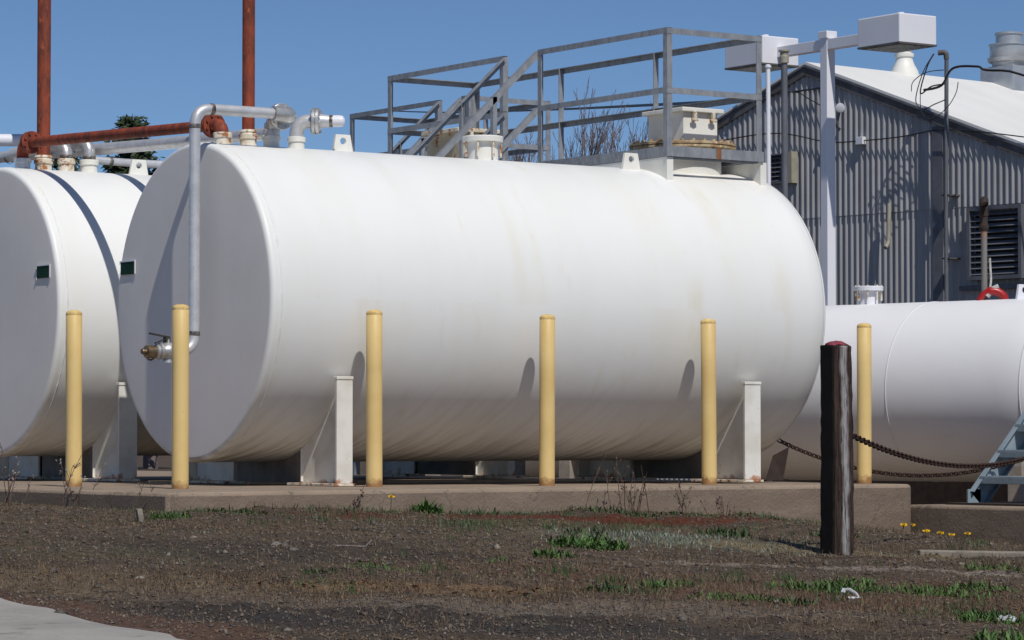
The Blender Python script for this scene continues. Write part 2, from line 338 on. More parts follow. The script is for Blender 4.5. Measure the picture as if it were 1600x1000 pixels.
patch(3.8,-1.15,.35,.16,(.09,.032,.017),.85,.13)
patch(.2,-6.9,1.7,1.2,(.110,.064,.043),.8,PA)
patch(-.4,-5.7,1.6,.6,(.105,.066,.044),.7,PA)
patch(1.5,-3.5,1.0,.6,(.135,.135,.10),.6,PA)
patch(1.9,-4.0,1.2,.22,(.20,.15,.08),.6,PA)
patch(-4.0,-6.9,.25,1.6,(.11,.062,.045),.75,.05)        # reddish verge of the road
patch(2.4,-4.9,2.0,.05,(.07,.028,.018),.7,PA)
col=N.mix(1.,col,N.mix(N.step(n3,.32,.68),(1.45,1.42,1.38),(.50,.50,.50)),'MULTIPLY'); col=N.mix(N.step(n4,.62,.74,0,.6),col,(.20,.165,.13))
col=N.mix(N.step(N.noise(p,90,3,.6),.69,.75,0,.7),col,(.28,.235,.19))
nb=N.bump(n3,.7,.02); nb=N.bump(n4,.6,.006,nb)
me.materials.append(N.fin(col,.95,0,nb,.15)); o=bpy.data.objects.new('ground',me); COL.objects.link(o); o['kind']='structure'
# pale worn road at the left, a sheet just above the ground
ry=np.concatenate([np.arange(-40,-12,1.),np.arange(-12,-3,.07),np.arange(-3,45,1.)]); rx=np.array([-30,-20,-12,-9,-7,-6,-5.4,-5,-4.7,-4.5,-4.35,-4.25])
RX,RY=np.meshgrid(rx,ry,indexing='ij'); RX=RX.copy(); RX[-1]=ROADX+.05*vnoise(ry,ry*0,1.7)+.07*vnoise(ry,ry*0+3,6)+.02*(ry+6.8); RZ=gbase(RX,RY)+.022; RZ[-1]-=.016
mb=MB(); mb.v=[tuple(t) for t in np.stack([RX,RY,RZ],-1).reshape(-1,3)]; I=np.arange(RX.size).reshape(RX.shape)
mb.f=[tuple(t) for t in np.stack([I[:-1,:-1],I[1:,:-1],I[1:,1:],I[:-1,1:]],-1).reshape(-1,4)]
N=NT('pale_asphalt'); p=N.world(); a=N.noise(p,2,5); b=N.noise(p,70,4,.7); c_=N.noise(p,200,2)
col=N.mix(N.step(a,.35,.65),(.35,.325,.30),(.28,.26,.24)); col=N.mix(N.step(b,.55,.75,0,.7),col,(.12,.11,.105)); col=N.mix(N.step(c_,.6,.72,0,.6),col,(.36,.34,.32))
col=N.mix(N.step(N.noise(N.vmul(p,(1,1.8,1)),3.5,4),.60,.70,0,.55),col,(.11,.105,.10))
mat=N.fin(col,.9,0,N.bump(b,.4,.006),.2); o=mb.build('road',mat); o['kind']='structure'

# concrete pads
N=NT('slab_concrete'); p=N.world(); a=N.noise(p,1.6,6,.6); b=N.noise(p,18,6,.65); z=N.xyz(p)[2]
col=N.mix(N.step(a,.35,.65),(.325,.25,.185),(.265,.205,.152)); col=N.mix(N.step(b,.5,.72,0,.55),col,(.22,.185,.155))
col=N.mix(N.step(N.noise(p,60,4,.6),.64,.72,0,.6),col,(.34,.30,.25)); col=N.mix(N.step(N.noise(p,26,2,.5),.70,.74,0,.7),col,(.11,.09,.08))
ck=N.math('ABSOLUTE',N.math('SUBTRACT',N.noise(p,1.3,9,.6),.5)); col=N.mix(N.step(ck,.009,.001,0,.65),col,(.10,.08,.065))
col=N.mix(N.step(N.noise(p,38,3,.6),.63,.70,0,.55),col,(.15,.115,.09))
side=N.step(N.xyz(N.n('ShaderNodeNewGeometry').outputs['True Normal'])[2],.5,.2)   # board-marked, darker edge of the pour
col=N.mix(N.math('MULTIPLY',side,N.step(N.noise(N.vmul(p,(1,1,4)),3,6,.65),.32,.62,.35,.85)),col,(.20,.15,.115))
M['slab']=N.fin(col,.9,0,N.bump(N.noise(p,45,6,.7),.8,.010),.2)
def pad(name,poly,zt,zb):
    mb=MB(); n=len(poly); mb.prism([(x,y,zb) for x,y in poly],(0,0,1))
    mb.v=[(x,y,(zt(x,y) if i>=n else zb)) for i,(x,y,z) in enumerate(mb.v)]
    o=mb.build(name,M['slab'],bevel=.025); o['kind']='structure'; return o
pad('pavement',[(-.8,-1.30),(1.5,-1.0),(3.7,-.70),(5.90,-.45),(6.02,-.36),(6.06,-.2),(6.06,14),(-.8,14)],lambda x,y:-.003*max(0,x-1),-1.2)
pad('pavement',[(6.075,-6),(9.66,-6),(9.66,-.22),(6.075,-.22)],lambda x,y:-.172,-1.6)
pad('pavement',[(9.9,-5),(14,-5),(14,7),(9.9,7)],lambda x,y:-.172,-1.6)
pad('pavement',[(6.075,-.215),(9.65,-.215),(9.65,6.7),(6.075,6.7)],lambda x,y:-.5,-1.6)  # unseen pale floor, added to bounce light up at the small tank
k=MB(); k.beam((9.75,-4.5,-.62),(9.75,6.6,-.62),(1,0,0),(0,0,1),.16,1.26)  # added dark wall, its colour stands in for shade behind the small tank
top(k.build('added_shade_wall',M['brown'],None,0,.01),'low dark wall added to stand in for shade in the gap beneath the smaller right tank','wall')
k=MB(); k.box((7.3,6.42,.03),(1.35,.22,.12),-.60)
top(k.build('kerb_block',M['concrete'],bevel=.01),'low concrete block in sunlight seen through the gap under the big tank','kerb')
k=MB(); k.box((6.35,7.05,.03),(.55,.2,.13),-.60)
top(k.build('timber_block',M['block'],bevel=.01),'dark timber block left of the sunlit kerb, under the big tank','timber')

# ------------------------------------------------------------------ tanks
RAD=1.1234
def tank_body(root,x0,x1,yc,zc,R,mshell,mhead,name='shell'):
    mb=MB(); kn=.035; prof=[(x0+kn*(1-math.cos(t)),R-kn*(1-math.sin(t))) for t in np.linspace(0,math.pi/2,7)]
    nst=40; prof+=[(x0+kn+.003,R)]+[(x0+kn+(x1-x0-2*kn)*i/nst,R) for i in range(1,nst)]+[(x1-kn-.003,R)]
    prof+=[(x1-kn*(1-math.sin(t)),R-kn*(1-math.cos(t))) for t in np.linspace(math.pi/2,0,7)]
    mb.lathe(prof,(0,yc,zc),(1,0,0),160,caps=False); sh=mb.build('shell',mshell,root,60)
    for xx in (x0,x1):
        hd=MB(); s=1 if xx==x0 else -1
        hd.lathe([(xx-s*.004,.001),(xx-s*.004,R*.5),(xx-s*.002,R-kn-.02),(xx+s*.0005,R-kn+.002)],(0,yc,zc),(1,0,0),160,caps=False); hd.build('end_cap',mhead,root,60)
    w=MB(); n=220
    for xx in (x0+.075,):
        vs=[];m=6
        for i in range(n):
            t=2*math.pi*i/n; rr=.004+.006*random.random()**2
            for j in range(m):
                u=2*math.pi*j/m; q=R-.001+rr*math.cos(u); vs.append((xx+rr*math.sin(u),yc+q*math.cos(t),zc+q*math.sin(t)))
        w.add(vs,[(i*m+j,i*m+(j+1)%m,((i+1)%n)*m+(j+1)%m,((i+1)%n)*m+j) for i in range(n) for j in range(m)])
    w.build('weld_bead',mshell,root,60); return sh
def tz(y,yc,zc,R,s=1): return zc+s*math.sqrt(max(R*R-(y-yc)**2,0))
def saddle(root,xa,xb,yc,zc,R,m):
    """one cradle: two boxed legs that follow the belly, each closed by an end flange, and a recessed centre plate"""
    for s in (-1,1):
        yo=yc+s*(R-.075); yi=yc+s*.47
        pts=[(yo,.02),(yi,.02)]+[(yc+s*q,tz(yc+s*q,yc,zc,R,-1)) for q in np.linspace(.47,R-.075-.075,14)]
        web=MB(); xm=(xa+xb)/2+.02; web.prism([(xm,y,z) for y,z in pts],(.022,0,0))
        web.box((xm+.011,yi+s*.006,(.02+tz(yi,yc,zc,R,-1))/2),(.05,.012,tz(yi,yc,zc,R,-1)-.03))
        lg=web.build('saddle_leg',m,root,0,.003)
        fl=MB(); fl.box(((xa+xb)/2,yo+s*.0125,.375),(xb-xa+.006,.022,.71)); fl.build('flange',m,lg,0,.003)
        cp=MB(); cp.box(((xa+xb)/2,yo+s*.004,.742),(xb-xa+.012,.05,.022)); cp.build('cap_plate',m,lg,0,.003)
        bp=MB(); bp.box(((xa+xb)/2,(yo+yi)/2,.010),(xb-xa+.05,abs(yo-yi)+.06,.018)); bp.build('base_plate',M['whiterust'],lg,0,.003)
    c=MB(); xs=(xa+xb)/2+.03
    pts=[(yc-.45,.02),(yc+.45,.02)]+[(yc+q,tz(yc+q,yc,zc,R,-1)) for q in np.linspace(.45,-.45,15)]
    c.prism([(xs,y,z) for y,z in pts],(.025,0,0)); c.build('centre_plate',M['shade_plate'],root,0)
def lug(root,x,y,z,m):
    """lifting eye: trapezoid plate with a hole"""
    w0,w1,h,t=.088,.06,.125,.022; n=24; out=[];inn=[]
    corners=[(-w0,-.02),(w0,-.02),(w1,h),(-w1,h)]; hc=(0,.078); hr=.026
    def hit(a):
        dx,dz=math.cos(a),math.sin(a); best=9
        for i in range(4):
            (x0,z0),(x1,z1)=corners[i],corners[(i+1)%4]; ex,ez=x1-x0,z1-z0
            den=dx*ez-dz*ex
            if abs(den)<1e-9: continue
            s=((x0-hc[0])*ez-(z0-hc[1])*ex)/den; u=((x0-hc[0])*dz-(z0-hc[1])*dx)/den
            if s>0 and -1e-6<=u<=1+1e-6: best=min(best,s)
        return (hc[0]+dx*best,hc[1]+dz*best)
    angs=sorted([2*math.pi*i/n for i in range(n)]+[math.atan2(cz-hc[1],cx-hc[0])%(2*math.pi) for cx,cz in corners])
    k=len(angs); vs=[]
    d=Vector((1,0,0)); nn=Vector((0,1,0))
    for s in (-1,1):
        for a in angs:
            q=hit(a); vs.append(Vector((x,y,z))+d*q[0]+nn*(s*t/2)+Vector((0,0,q[1])))
        for a in angs: vs.append(Vector((x,y,z))+d*(hc[0]+hr*math.cos(a))+nn*(s*t/2)+Vector((0,0,hc[1]+hr*math.sin(a))))
    fs=[]
    for i in range(k):
        j=(i+1)%k
        fs+=[(i,j,k+j,k+i),(2*k+j,2*k+i,3*k+i,3*k+j),(j,i,2*k+i,2*k+j),(k+i,k+j,3*k+j,3*k+i)]
    MB().add(vs,fs).build('lifting_lug',m,root,30)
def nozzle(root,x,y,z,r,h,m,mr=None):
    mb=MB(); mb.lathe([(-.06,r),(h*.55,r),(h*.56,r*1.0),(h*.6,r*1.16),(h*.95,r*1.16),(h,r*1.08)],(x,y,z),(0,0,1),28)
    return mb.build('nozzle',m if mr is None else mr,root,30)
def sign(root,x,y,z):
    a=MB(); a.box((x-.009,y,z),(.006,.215,.092)); s=a.build('sign_plate',M['green'],root,0)
    b=MB(); 
    b.box((x-.011,y,z+.050),(.007,.232,.009)); b.box((x-.011,y-.113,z),(.007,.011,.092))
    for dz in (-.047,): b.box((x-.011,y+.111,z+dz),(.007,.012,.02))
    b.box((x-.0115,y+.111,z+.037),(.007,.012,.017))
    b.build('sign_frame',M['lamp'],s,0)
def manway(root,x,y,zt,m,box,rust):
    """tower, bolted rim, square turret with a lid"""
    n=MB(); n.lathe([(-.12,.30),(.16,.30)],(x,y,zt),(0,0,1),48); n.build('manway_neck',m,root,30)
    f=MB(); f.lathe([(.165,.395),(.17,.418),(.185,.418),(.19,.40),(.195,.418),(.212,.418),(.217,.40)],(x,y,zt),(0,0,1),64)
    fl=f.build('manway_rim',M['rustywood'],root,30)
    b=MB()
    for i in range(28):
        a=2*math.pi*i/28; b.lathe([(.148,.016),(.232,.016)],(x+.388*math.cos(a),y+.388*math.sin(a),zt),(0,0,1),6)
    b.build('bolts',M['rustywood'],fl,0)
    bx,by,bh=box; t=MB(); t.box((x,y,zt+.215+bh/2),(bx,by,bh)); bo=t.build('turret',m if not rust else M['rustybox'],root,0,.006)
    l=MB(); l.box((x,y,zt+.215+bh+.016),(bx+.075,by+.075,.034)); ld=l.build('lid',M['whiterust'] if rust else M['white'],bo,0,.006)
    for dx in (-.08,.1):
        c=MB(); c.box((x+dx,y-by/2-.03,zt+.215+bh-.035),(.028,.03,.075)); c.lathe([(-.03,.012),(.03,.012)],(x+dx,y-by/2-.032,zt+.215+bh-.06),(1,0,0),10); c.build('hasp',M['whiterust'],bo,0,.003)

# --- big tank
YC,ZC,X0,X1=1.3234,1.2837,.8045,5.687; ZT=ZC+RAD
T=thing('storage_tank',(X0,YC,0),'big white horizontal storage tank in the middle, its flat grey end facing left','storage tank','white horizontal storage tanks')
tank_body(T,X0,X1,YC,ZC,RAD,M['tank'],M['head'])
saddle(T,1.352,1.474,YC,ZC,RAD,M['saddle']); saddle(T,4.925,5.07,YC,ZC,RAD,M['saddle'])
for x in (1.054,1.263): nozzle(T,x,YC,ZT,.058,.085,M['white'],M['whiterust'])
for x in (1.452,1.66): nozzle(T,x,YC,ZT,.058,.085,M['white'])
lug(T,2.048,YC,ZT,M['white']); lug(T,4.473,YC-.25,tz(YC-.25,YC,ZC,RAD),M['white'])
h=MB(); h.lathe([(-.05,.115),(.135,.115),(.136,.15),(.172,.155),(.178,.15)],(3.28,YC,ZT),(0,0,1),40); hh=h.build('hatch',M['white'],T,30)
for i in range(7):
    a=2*math.pi*i/7+.25; b=MB(); b.lathe([(.02,.009),(.15,.009)],(3.28+.135*math.cos(a),YC+.135*math.sin(a),ZT),(0,0,1),8); b.build('eye_bolt',M['whiterust'],hh,30)
manway(T,5.17,YC,ZT,M['white'],(.335,.45,.235),False)
sign(T,X0,2.257,1.565)
for xx in (4.632,5.545):                    # plates that carry the walkway on the tank's shoulder
    ys=np.linspace(.84,1.9,14); pts=[(xx,.84,2.468),]+[(xx,y,tz(y,YC,ZC,RAD)-.004) for y in ys]+[(xx,1.9,2.468)]
    pl=MB(); pl.prism(pts,(.018,0,0)); pp=pl.build('support_plate',M['white'],T,0)
    e=MB(); e.box((xx+.03,.832,(2.468+tz(.84,YC,ZC,RAD)-.06)/2+.0),(.06,.014,2.468-tz(.84,YC,ZC,RAD)+.06)); e.build('edge_strip',M['white'],pp,0)

# --- left tank
YA,ZA,XA0,XA1=4.3,1.3137,.70,5.58; ZTA=ZA+RAD
T2=thing('storage_tank',(XA0,YA,.03),'white horizontal storage tank at the left edge, behind the single yellow bollard','storage tank','white horizontal storage tanks')
tank_body(T2,XA0,XA1,YA,ZA,RAD,M['tankb'],M['head'])
saddle(T2,1.24,1.39,YA,ZA,RAD,M['saddle']); saddle(T2,4.82,4.97,YA,ZA,RAD,M['saddle'])
nozzle(T2,.94,YA,ZTA,.06,.085,M['steel']); nozzle(T2,1.12,YA,ZTA,.066,.085,M['white'],M['whiterust']); nozzle(T2,1.32,YA,ZTA,.062,.10,M['white'],M['whiterust']); nozzle(T2,1.52,YA,ZTA,.066,.10,M['white'])
lug(T2,1.96,YA,ZTA,M['white']); lug(T2,4.35,YA,ZTA,M['white'])
manway(T2,5.07,YA,ZTA,M['white'],(.37,.50,.28),True)
sign(T2,XA0,3.42,1.585)

# --- small tank at the right, turned across
ca,sa=math.cos(R_(103)),math.sin(R_(103)); AXC=Vector((ca,sa,0)); PC=Vector((8.353,2.018,.728)); RC=.767
def C3(t): return PC+AXC*t
T3=thing('storage_tank',(PC.x,PC.y,-.172),'smaller white storage tank at the right behind the wooden post and rusty chains','storage tank')
mb=MB(); prof=[(-1.42-.30*math.sin(a),RC*math.cos(a)) for a in np.linspace(math.pi/2*.995,0,10)]
prof+=[(-1.42+ (6.4)*i/30,RC) for i in range(1,30)]+[(4.98+.30*math.sin(a),RC*math.cos(a)) for a in np.linspace(0,math.pi/2*.995,10)]
mb.lathe(prof,PC,AXC,140); sc=mb.build('shell',M['tankc'],T3,60)
# object coordinates of this paint are along world x, so streak layout simply follows the belly
for t in (-.10,-1.42):
    w=MB(); u=Vector((-sa,ca,0)); vs=[];n=160
    for i in range(n):
        a=2*math.pi*i/n
        for j in range(6):
            b=2*math.pi*j/6; q=RC+.004*math.cos(b); vs.append(C3(t)+AXC*(.007*math.sin(b))+u*(q*math.cos(a))+Vector((0,0,q*math.sin(a))))
    w.add(vs,[(i*6+j,i*6+(j+1)%6,((i+1)%n)*6+(j+1)%6,((i+1)%n)*6+j) for i in range(n) for j in range(6)]); w.build('weld_seam',M['lamp'],T3,60)
for t in (-1.28,3.6):
    q=MB(); c=C3(t)
    u=Vector((-sa,ca,0)); pts=[c+u*s*.62+Vector((0,0,z-.728)) for s,z in ((-1,-1.3),(1,-1.3))]+[c+u*(RC*math.cos(a))+Vector((0,0,RC*math.sin(a))) for a in np.linspace(-.62,-math.pi+.62,16)]
    q.prism([p-AXC*.07 for p in pts],AXC*.14); q.build('saddle',M['concrete'],T3,0,.005)
cn=C3(.62); q=MB(); q.lathe([(-.06,.085),(.115,.085),(.116,.128),(.15,.13),(.155,.125)],(cn.x,cn.y,.728+RC),(0,0,1),36); nz=q.build('nozzle',M['lamp'],T3,30)
for i in range(8):
    a=2*math.pi*i/8; q=MB(); q.lathe([(.03,.008),(.165,.008)],(cn.x+.112*math.cos(a),cn.y+.112*math.sin(a),.728+RC),(0,0,1),8); q.build('stud',M['whiterust'],nz,30)
cl=C3(-.97); lug(T3,cl.x,cl.y,.728+RC-.005,M['lamp'])

# ------------------------------------------------------------------ piping
def wband(root,p,ax,r): 
    b=MB(); b.lathe([(-.016,r*1.012),(-.008,r*1.06),(.008,r*1.06),(.016,r*1.012)],p,ax,20,False); b.build('weld_band',M['weld'],root,40)
def flange(mb,p,ax,r,t=.022,gap=.008):
    mb.lathe([(-t-gap/2,r*.96),(-t-gap/2+.003,r),(-gap/2,r),(-gap/2+.001,r*.85),(gap/2-.001,r*.85),(gap/2,r),(t+gap/2-.003,r),(t+gap/2,r*.96)],p,ax,32)
    ax=Vector(ax).normalized(); u=ax.orthogonal().normalized(); w=ax.cross(u)
    for i in range(8):
        a=2*math.pi*(i+.5)/8; mb.lathe([(-t-.016,.010),(t+.016,.010)],Vector(p)+(u*math.cos(a)+w*math.sin(a))*r*.80,ax,6)
zn=ZT+.085
# fill pipe down the end of the big tank
FP=thing('fill_pipe',(.635,.97,.9),'shiny steel fill pipe bending down the grey end of the big tank to a valve','pipe')
p=MB(); p.tube(rounded([(1.27,.97,2.61),(.635,.97,2.61),(.635,.97,.925),(.46,.97,.925)],.125),.0385,20); pm=p.build('pipe',M['steel'],FP,40)
for q,a in (((.765,.97,2.61),(1,0,0)),((.635,.97,2.485),(0,0,1)),((.635,.97,1.05),(0,0,1)),((1.27,.97,2.61),(1,0,0))): wband(pm,q,a,.0385)
e=MB(); e.tube(rounded([(1.26,.97,2.61),(1.425,.97,2.61),(1.425,1.14,2.61)],.10),.054,20); e.tube(rounded([(1.425,1.14,2.61),(1.45,YC,2.61),(1.452,YC,zn-.01)],.12),.050,20); e.build('elbow',M['chrome'],FP,40)
e=MB(); flange(e,(1.425,1.145,2.61),(0,1,0),.096); e.build('flange',M['chrome'],FP,30)
e=MB(); e.lathe([(-.005,.060),(.05,.060),(.055,.052),(.10,.052)],(1.452,YC,zn-.01),(0,0,1),24); e.build('sleeve',M['steel'],FP,30)
v=MB(); v.lathe([(0,.04),(.01,.066),(.035,.066),(.04,.052),(.075,.07),(.125,.07),(.16,.052),(.165,.066),(.19,.066),(.2,.05)],(.465,.97,.925),(-1,0,0),24); v.lathe([(-.09,.045),(.105,.022)],(.365,.97,.925),(0,0,1),14); vb=v.build('valve',M['chrome'],FP,30)
v=MB(); v.beam((.38,.97,1.035),(.18,.97,1.062),(0,1,0),(0,0,1),.03,.012); v.beam((.36,.97,1.025),(.215,.94,.985),(0,1,0),(0,0,1),.02,.01); v.box((.36,.97,1.01),(.045,.045,.06)); v.build('handle',M['blackiron'],vb,30)
v=MB(); v.lathe([(0,.045),(.005,.058),(.03,.058),(.035,.05)],(.268,.97,.922),(-1,0,0),22); v.build('collar',M['chrome'],vb,30)
v=MB(); v.lathe([(0,.050),(.085,.050),(.09,.046),(.091,.02),(.115,.018),(.12,.024),(.132,.02)],(.232,.97,.92),(-1,0,0),22); v.tube(arc((.19,.97,.905),(1,0,0),(0,0,-1),.05,0,math.pi,8),.008,8); v.build('cap',M['brass'],vb,30)
for ob in [vb]+list(vb.children):                # tighten the fitting towards the pipe
    for q in ob.data.vertices: q.co.x=-.135-(-.17-q.co.x)*.74; q.co.z=.025+(q.co.z-.025)*.88
# second steel outlet, closed by a cap, leaning right
OP=thing('outlet_pipe',(1.66,YC,zn),'short capped steel pipe with bolted flange on the big tank, right of the fill pipe','pipe')
d=Vector((.80,-.60,0)); b0=Vector((1.66,YC,zn+.115))
e=MB(); e.tube(rounded([(1.66,YC,zn-.015),b0,b0+d*.105],.10),.051,20); e.build('elbow',M['steel'],OP,40)
e=MB(); flange(e,b0+d*.14,d,.096,.022); e.build('flange',M['chrome'],OP,30)
e=MB(); e.lathe([(0,.055),(.085,.042)],b0+d*.165,d,22); e.build('reducer',M['steel'],OP,30)
wband(OP,b0+d*.25,d,.042)
e=MB(); e.lathe([(0,.043),(.06,.043),(.085,.038),(.098,.02),(.10,.001)],b0+d*.25,d,22); e.build('cap',M['lamp'],OP,30)
# red pipe joining both tanks
RP=thing('red_pipe',(1.0,2.8,2.55),'rusty red pipe running from the left tank across to the big tank','pipe')
pA=Vector((.94,YA-.16,2.635)); pB=Vector((1.054,YC+.15,2.555))
e=MB(); e.tube([pA,pB],.041,20); e.build('pipe',M['red'],RP,40)
for (x,y,z0,q,s) in ((.94,YA,ZTA+.08,pA,-1),(1.054,YC,ZT+.075,pB,1)):
    e=MB(); e.tube(rounded([(x,y,z0),(x,y,q.z),(q.x,q.y,q.z)],.10),.047,20); e.build('elbow',M['red'],RP,40)
    e=MB(); flange(e,(q.x,q.y-s*.012,q.z),(0,1,0),.088); e.build('flange',M['red'],RP,30)
# red vents
for (x,y,z0,r,lab) in ((1.263,YC,ZT+.08,.045,'tall rusty red vent pipe standing on the big tank beside the fill pipe'),(1.12,YA,ZTA+.08,.053,'tall rusty red vent pipe standing on the left tank')):
    rt=thing('vent_pipe',(x,y,z0),lab,'pipe','red vent pipes'); e=MB(); e.tube([(x,y,z0-.03),(x,y,z0+1),(x,y,z0+2.1)],r,20); e.build('pipe',M['red'],rt,40)
    e=MB(); e.lathe([(-.02,r*1.22),(.0,r*1.34),(.012,r*1.22),(.02,r*1.36),(.036,r*1.2)],(x,y,z0),(0,0,1),24); e.build('collar',M['whiterust'],rt,30)
# steel pipes behind
BP=thing('header_pipe',(1.65,1.4,2.55),'thick dull steel pipe rising rightwards behind the red pipe','pipe')
e=MB(); e.tube(rounded([(1.65,1.62,2.545),(1.65,3.4,2.60),(1.65,6.05,2.70),(1.60,6.25,2.70),(1.60,6.25,2.2)],.11),.047,18); e.build('pipe',M['steel'],BP,40); wband(BP,(1.65,6.02,2.69),(0,1,0),.047)
TP=thing('drain_pipe',(1.917,4.9,2.59),'thin steel pipe above the left tank, ending behind the big tank','pipe')
e=MB(); e.tube(rounded([(1.80,5.05,2.40),(1.80,4.9,2.60),(2.2,4.9,2.592),(4.4,4.9,2.60),(4.4,4.9,2.2)],.07),.032,16); e.build('pipe',M['steel'],TP,40); wband(TP,(2.02,4.9,2.594),(1,0,0),.032)
LP=thing('cross_pipe',(.9,5.2,2.74),'pale pipe leaving the frame at the left edge behind the red elbow','pipe')
e=MB(); e.tube(rounded([(1.42,5.02,2.745),(.2,5.75,2.745),(-1.6,6.8,2.745),(-1.6,6.8,0)],.12),.05,18); e.build('pipe',M['lamp'],LP,40)
for x,lab,hgt in ((1.32,'left one of two steel pipe elbows on the left tank, next to the red vent',.10),(1.52,'right one of two steel pipe elbows on the left tank, nearer the lifting lug',.13)):
    rt=thing('pipe_elbow',(x,YA,ZTA+.1),lab,'pipe elbow','steel elbows on the left tank')
    z0=ZTA+.085; e=MB(); e.tube(rounded([(x,YA,z0),(x,YA,z0+hgt+.03),(x-.05,YA+.20,z0+hgt+.03)],.11),.050,20); el=e.build('elbow',M['chrome'],rt,40)
    e=MB(); flange(e,(x-.055,YA+.22,z0+hgt+.03),(-.2,1,0),.085); e.build('flange',M['chrome'],rt,30)
    e=MB(); e.tube([(x-.05,YA+.23,z0+hgt+.03),(x-.17,YA+.62,z0+hgt-.01)],.045,18); e.build('stub',M['steel'],rt,40); wband(rt,(x,YA,z0+.03),(0,0,1),.05)

# ------------------------------------------------------------------ bollards
B=thing('bollard',(0,0,0),'yellow bollard at the slab corner, in front of the shiny fill pipe valve','bollard','yellow bollards along the slab')
b=MB(); b.lathe([(-.02,.0555),(.4,.0555),(.8,.0555),(1.165,.0555),(1.168,.053)],(0,0,0),(0,0,1),28); b.build('pipe',M['yellow'],B,40)
b=MB(); b.lathe([(1.160,.0535),(1.172,.056),(1.185,.054),(1.196,.044),(1.202,.025),(1.204,.001)],(0,0,0),(0,0,1),28); c=b.build('cap',M['yellowcap'],B,60)
for (x,y,sc,lab) in ((-.154,1.22,1.0,'yellow bollard at the far left, in front of the left tank'),(1.4935,0,1.0,'yellow bollard just right of the big tank\'s front saddle'),(2.929,0,1.,'yellow bollard before the middle of the big tank, the third from the right'),
                 (4.383,0,1.,'yellow bollard just left of the big tank\'s rear saddle'),(5.875,0,1.,'yellow bollard right behind the dark wooden post')):
    r=B.copy(); r.location=(x,y,0); r.rotation_euler=(random.uniform(-.006,.006),random.uniform(-.006,.006),random.uniform(0,6)); r['label']=lab; COL.objects.link(r)
    for ch in B.children:
        k=ch.copy(); k.parent=r; COL.objects.link(k)

# ------------------------------------------------------------------ walkways
def rails(root,x1,x2,spans,zd,zt,zm,ends,gap):
    """posts, top and mid rails; near side spans list of (ya,yb), far side full length"""
    ya,yb=spans[0][0],spans[-1][1]; w=.05
    def post(x,y,sx,sy):
        m=MB(); m.angle((x,y,zd),(x,y,zt),(sx,0,0),(0,sy,0),w,.007); m.build('post',M['galv'],root,0)
    def rail(p0,p1,a,b,name='top_rail',ww=.045):
        m=MB(); m.angle(p0,p1,a,b,ww,.006); m.build(name,M['galv'],root,0)
    for a,b in spans:
        post(x1,a,1,1); post(x1,b,1,-1)
        rail((x1-.002,a,zt),(x1-.002,b,zt),(1,0,0),(0,0,-1)); rail((x1-.002,a,zm),(x1-.002,b,zm),(1,0,0),(0,0,-1),'mid_rail')
    n=max(1,round((yb-ya)/1.33))
    for i in range(n+1): post(x2,ya+(yb-ya)*i/n,-1,1 if i<n else -1)
    rail((x2+.002,ya,zt),(x2+.002,yb,zt),(-1,0,0),(0,0,-1)); rail((x2+.002,ya,zm),(x2+.002,yb,zm),(-1,0,0),(0,0,-1),'mid_rail')
    for y,s,on in ((ya,1,True),(yb,-1,True)):
        rail((x1,y-s*.003,zt-.003),(x2,y-s*.003,zt-.003),(0,s,0),(0,0,-1)); rail((x1,y-s*.003,zm-.003),(x2,y-s*.003,zm-.003),(0,s,0),(0,0,-1),'mid_rail')
    # deck frame and grating
    for x,s in ((x1,1),(x2,-1)):
        m=MB(); m.box((x+s*.004-s*.0,(ya+yb)/2,zd+.036),(.010,yb-ya+.02,.078)); m.box((x+s*.025,(ya+yb)/2,zd+.002),(.04,yb-ya,.008)); m.build('toe_board',M['galv'],root,0)
    for y in (ya-.008,yb+.008):
        m=MB(); m.box(((x1+x2)/2,y,zd+.036),(x2-x1+.02,.009,.078)); m.build('toe_board',M['galv'],root,0)
    m=MB()
    for i in range(int((yb-ya)/.04)):
        m.box(((x1+x2)/2,ya+.02+i*.04,zd-.012),(x2-x1-.08,.006,.02))
    for i in range(7): m.box((x1+.06+i*(x2-x1-.12)/6,(ya+yb)/2,zd-.014),(.008,yb-ya,.016))
    return m
def stairs(root,x,y0,y1,zt,zm,zd,zb,run):
    """steep flight going down towards -X through the gap in the near rail"""
    sl=.93
    for y,s in ((y0,1),(y1,-1)):
        for z,nm in ((zt,'handrail'),(zm,'mid_handrail')):
            m=MB(); L=run if nm=='handrail' else run-.25
            m.angle((x,y,z-.01),(x-L,y,z-.01-sl*L),(0,s,0),Vector((-sl,0,-1)).normalized()*-1 if False else Vector((.68,0,-.73)),.045,.006); m.build(nm,M['galv'],root,0)
        m=MB(); D=(zd-zb); m.beam((x-.01,y+s*.02,zd),(x-.01-D/sl,y+s*.02,zb),(0,1,0),Vector((.68,0,-.73)),.012,.13); m.build('stringer',M['galv'],root,0)
        for k in (.28,.85):
            m=MB(); xx=x-run*k*1.35; z=zd-sl*run*k*1.35; m.angle((xx,y,z),(xx,y,z+.98),(1,0,0),(0,s,0),.04,.006); m.build('post',M['galv'],root,0)
    n=int((zd-zb)/.2)
    m=MB()
    for i in range(1,n): m.box((x-.02-i*.2/sl,(y0+y1)/2,zd-i*.2),(.2,abs(y1-y0)-.06,.02))
    m.build('treads',M['galv'],root,0)
WK=thing('walkway',(4.63,.82,2.475),'galvanised steel walkway with railings and steep stairs on top of the big tank','walkway','galvanised walkways')
rails(WK,4.63,5.555,[(.82,2.53),(3.02,4.78)],2.475,3.455,3.0,None,None)
g_=MB()
for i in range(98):
    y=.84+i*.04
    xs=(4.66,5.525)
    if abs(y-YC)<.44: g_.box((4.685,y,2.468),(.05,.006,.02))
    else: g_.box(((xs[0]+xs[1])/2,y,2.468),(xs[1]-xs[0],.006,.02))
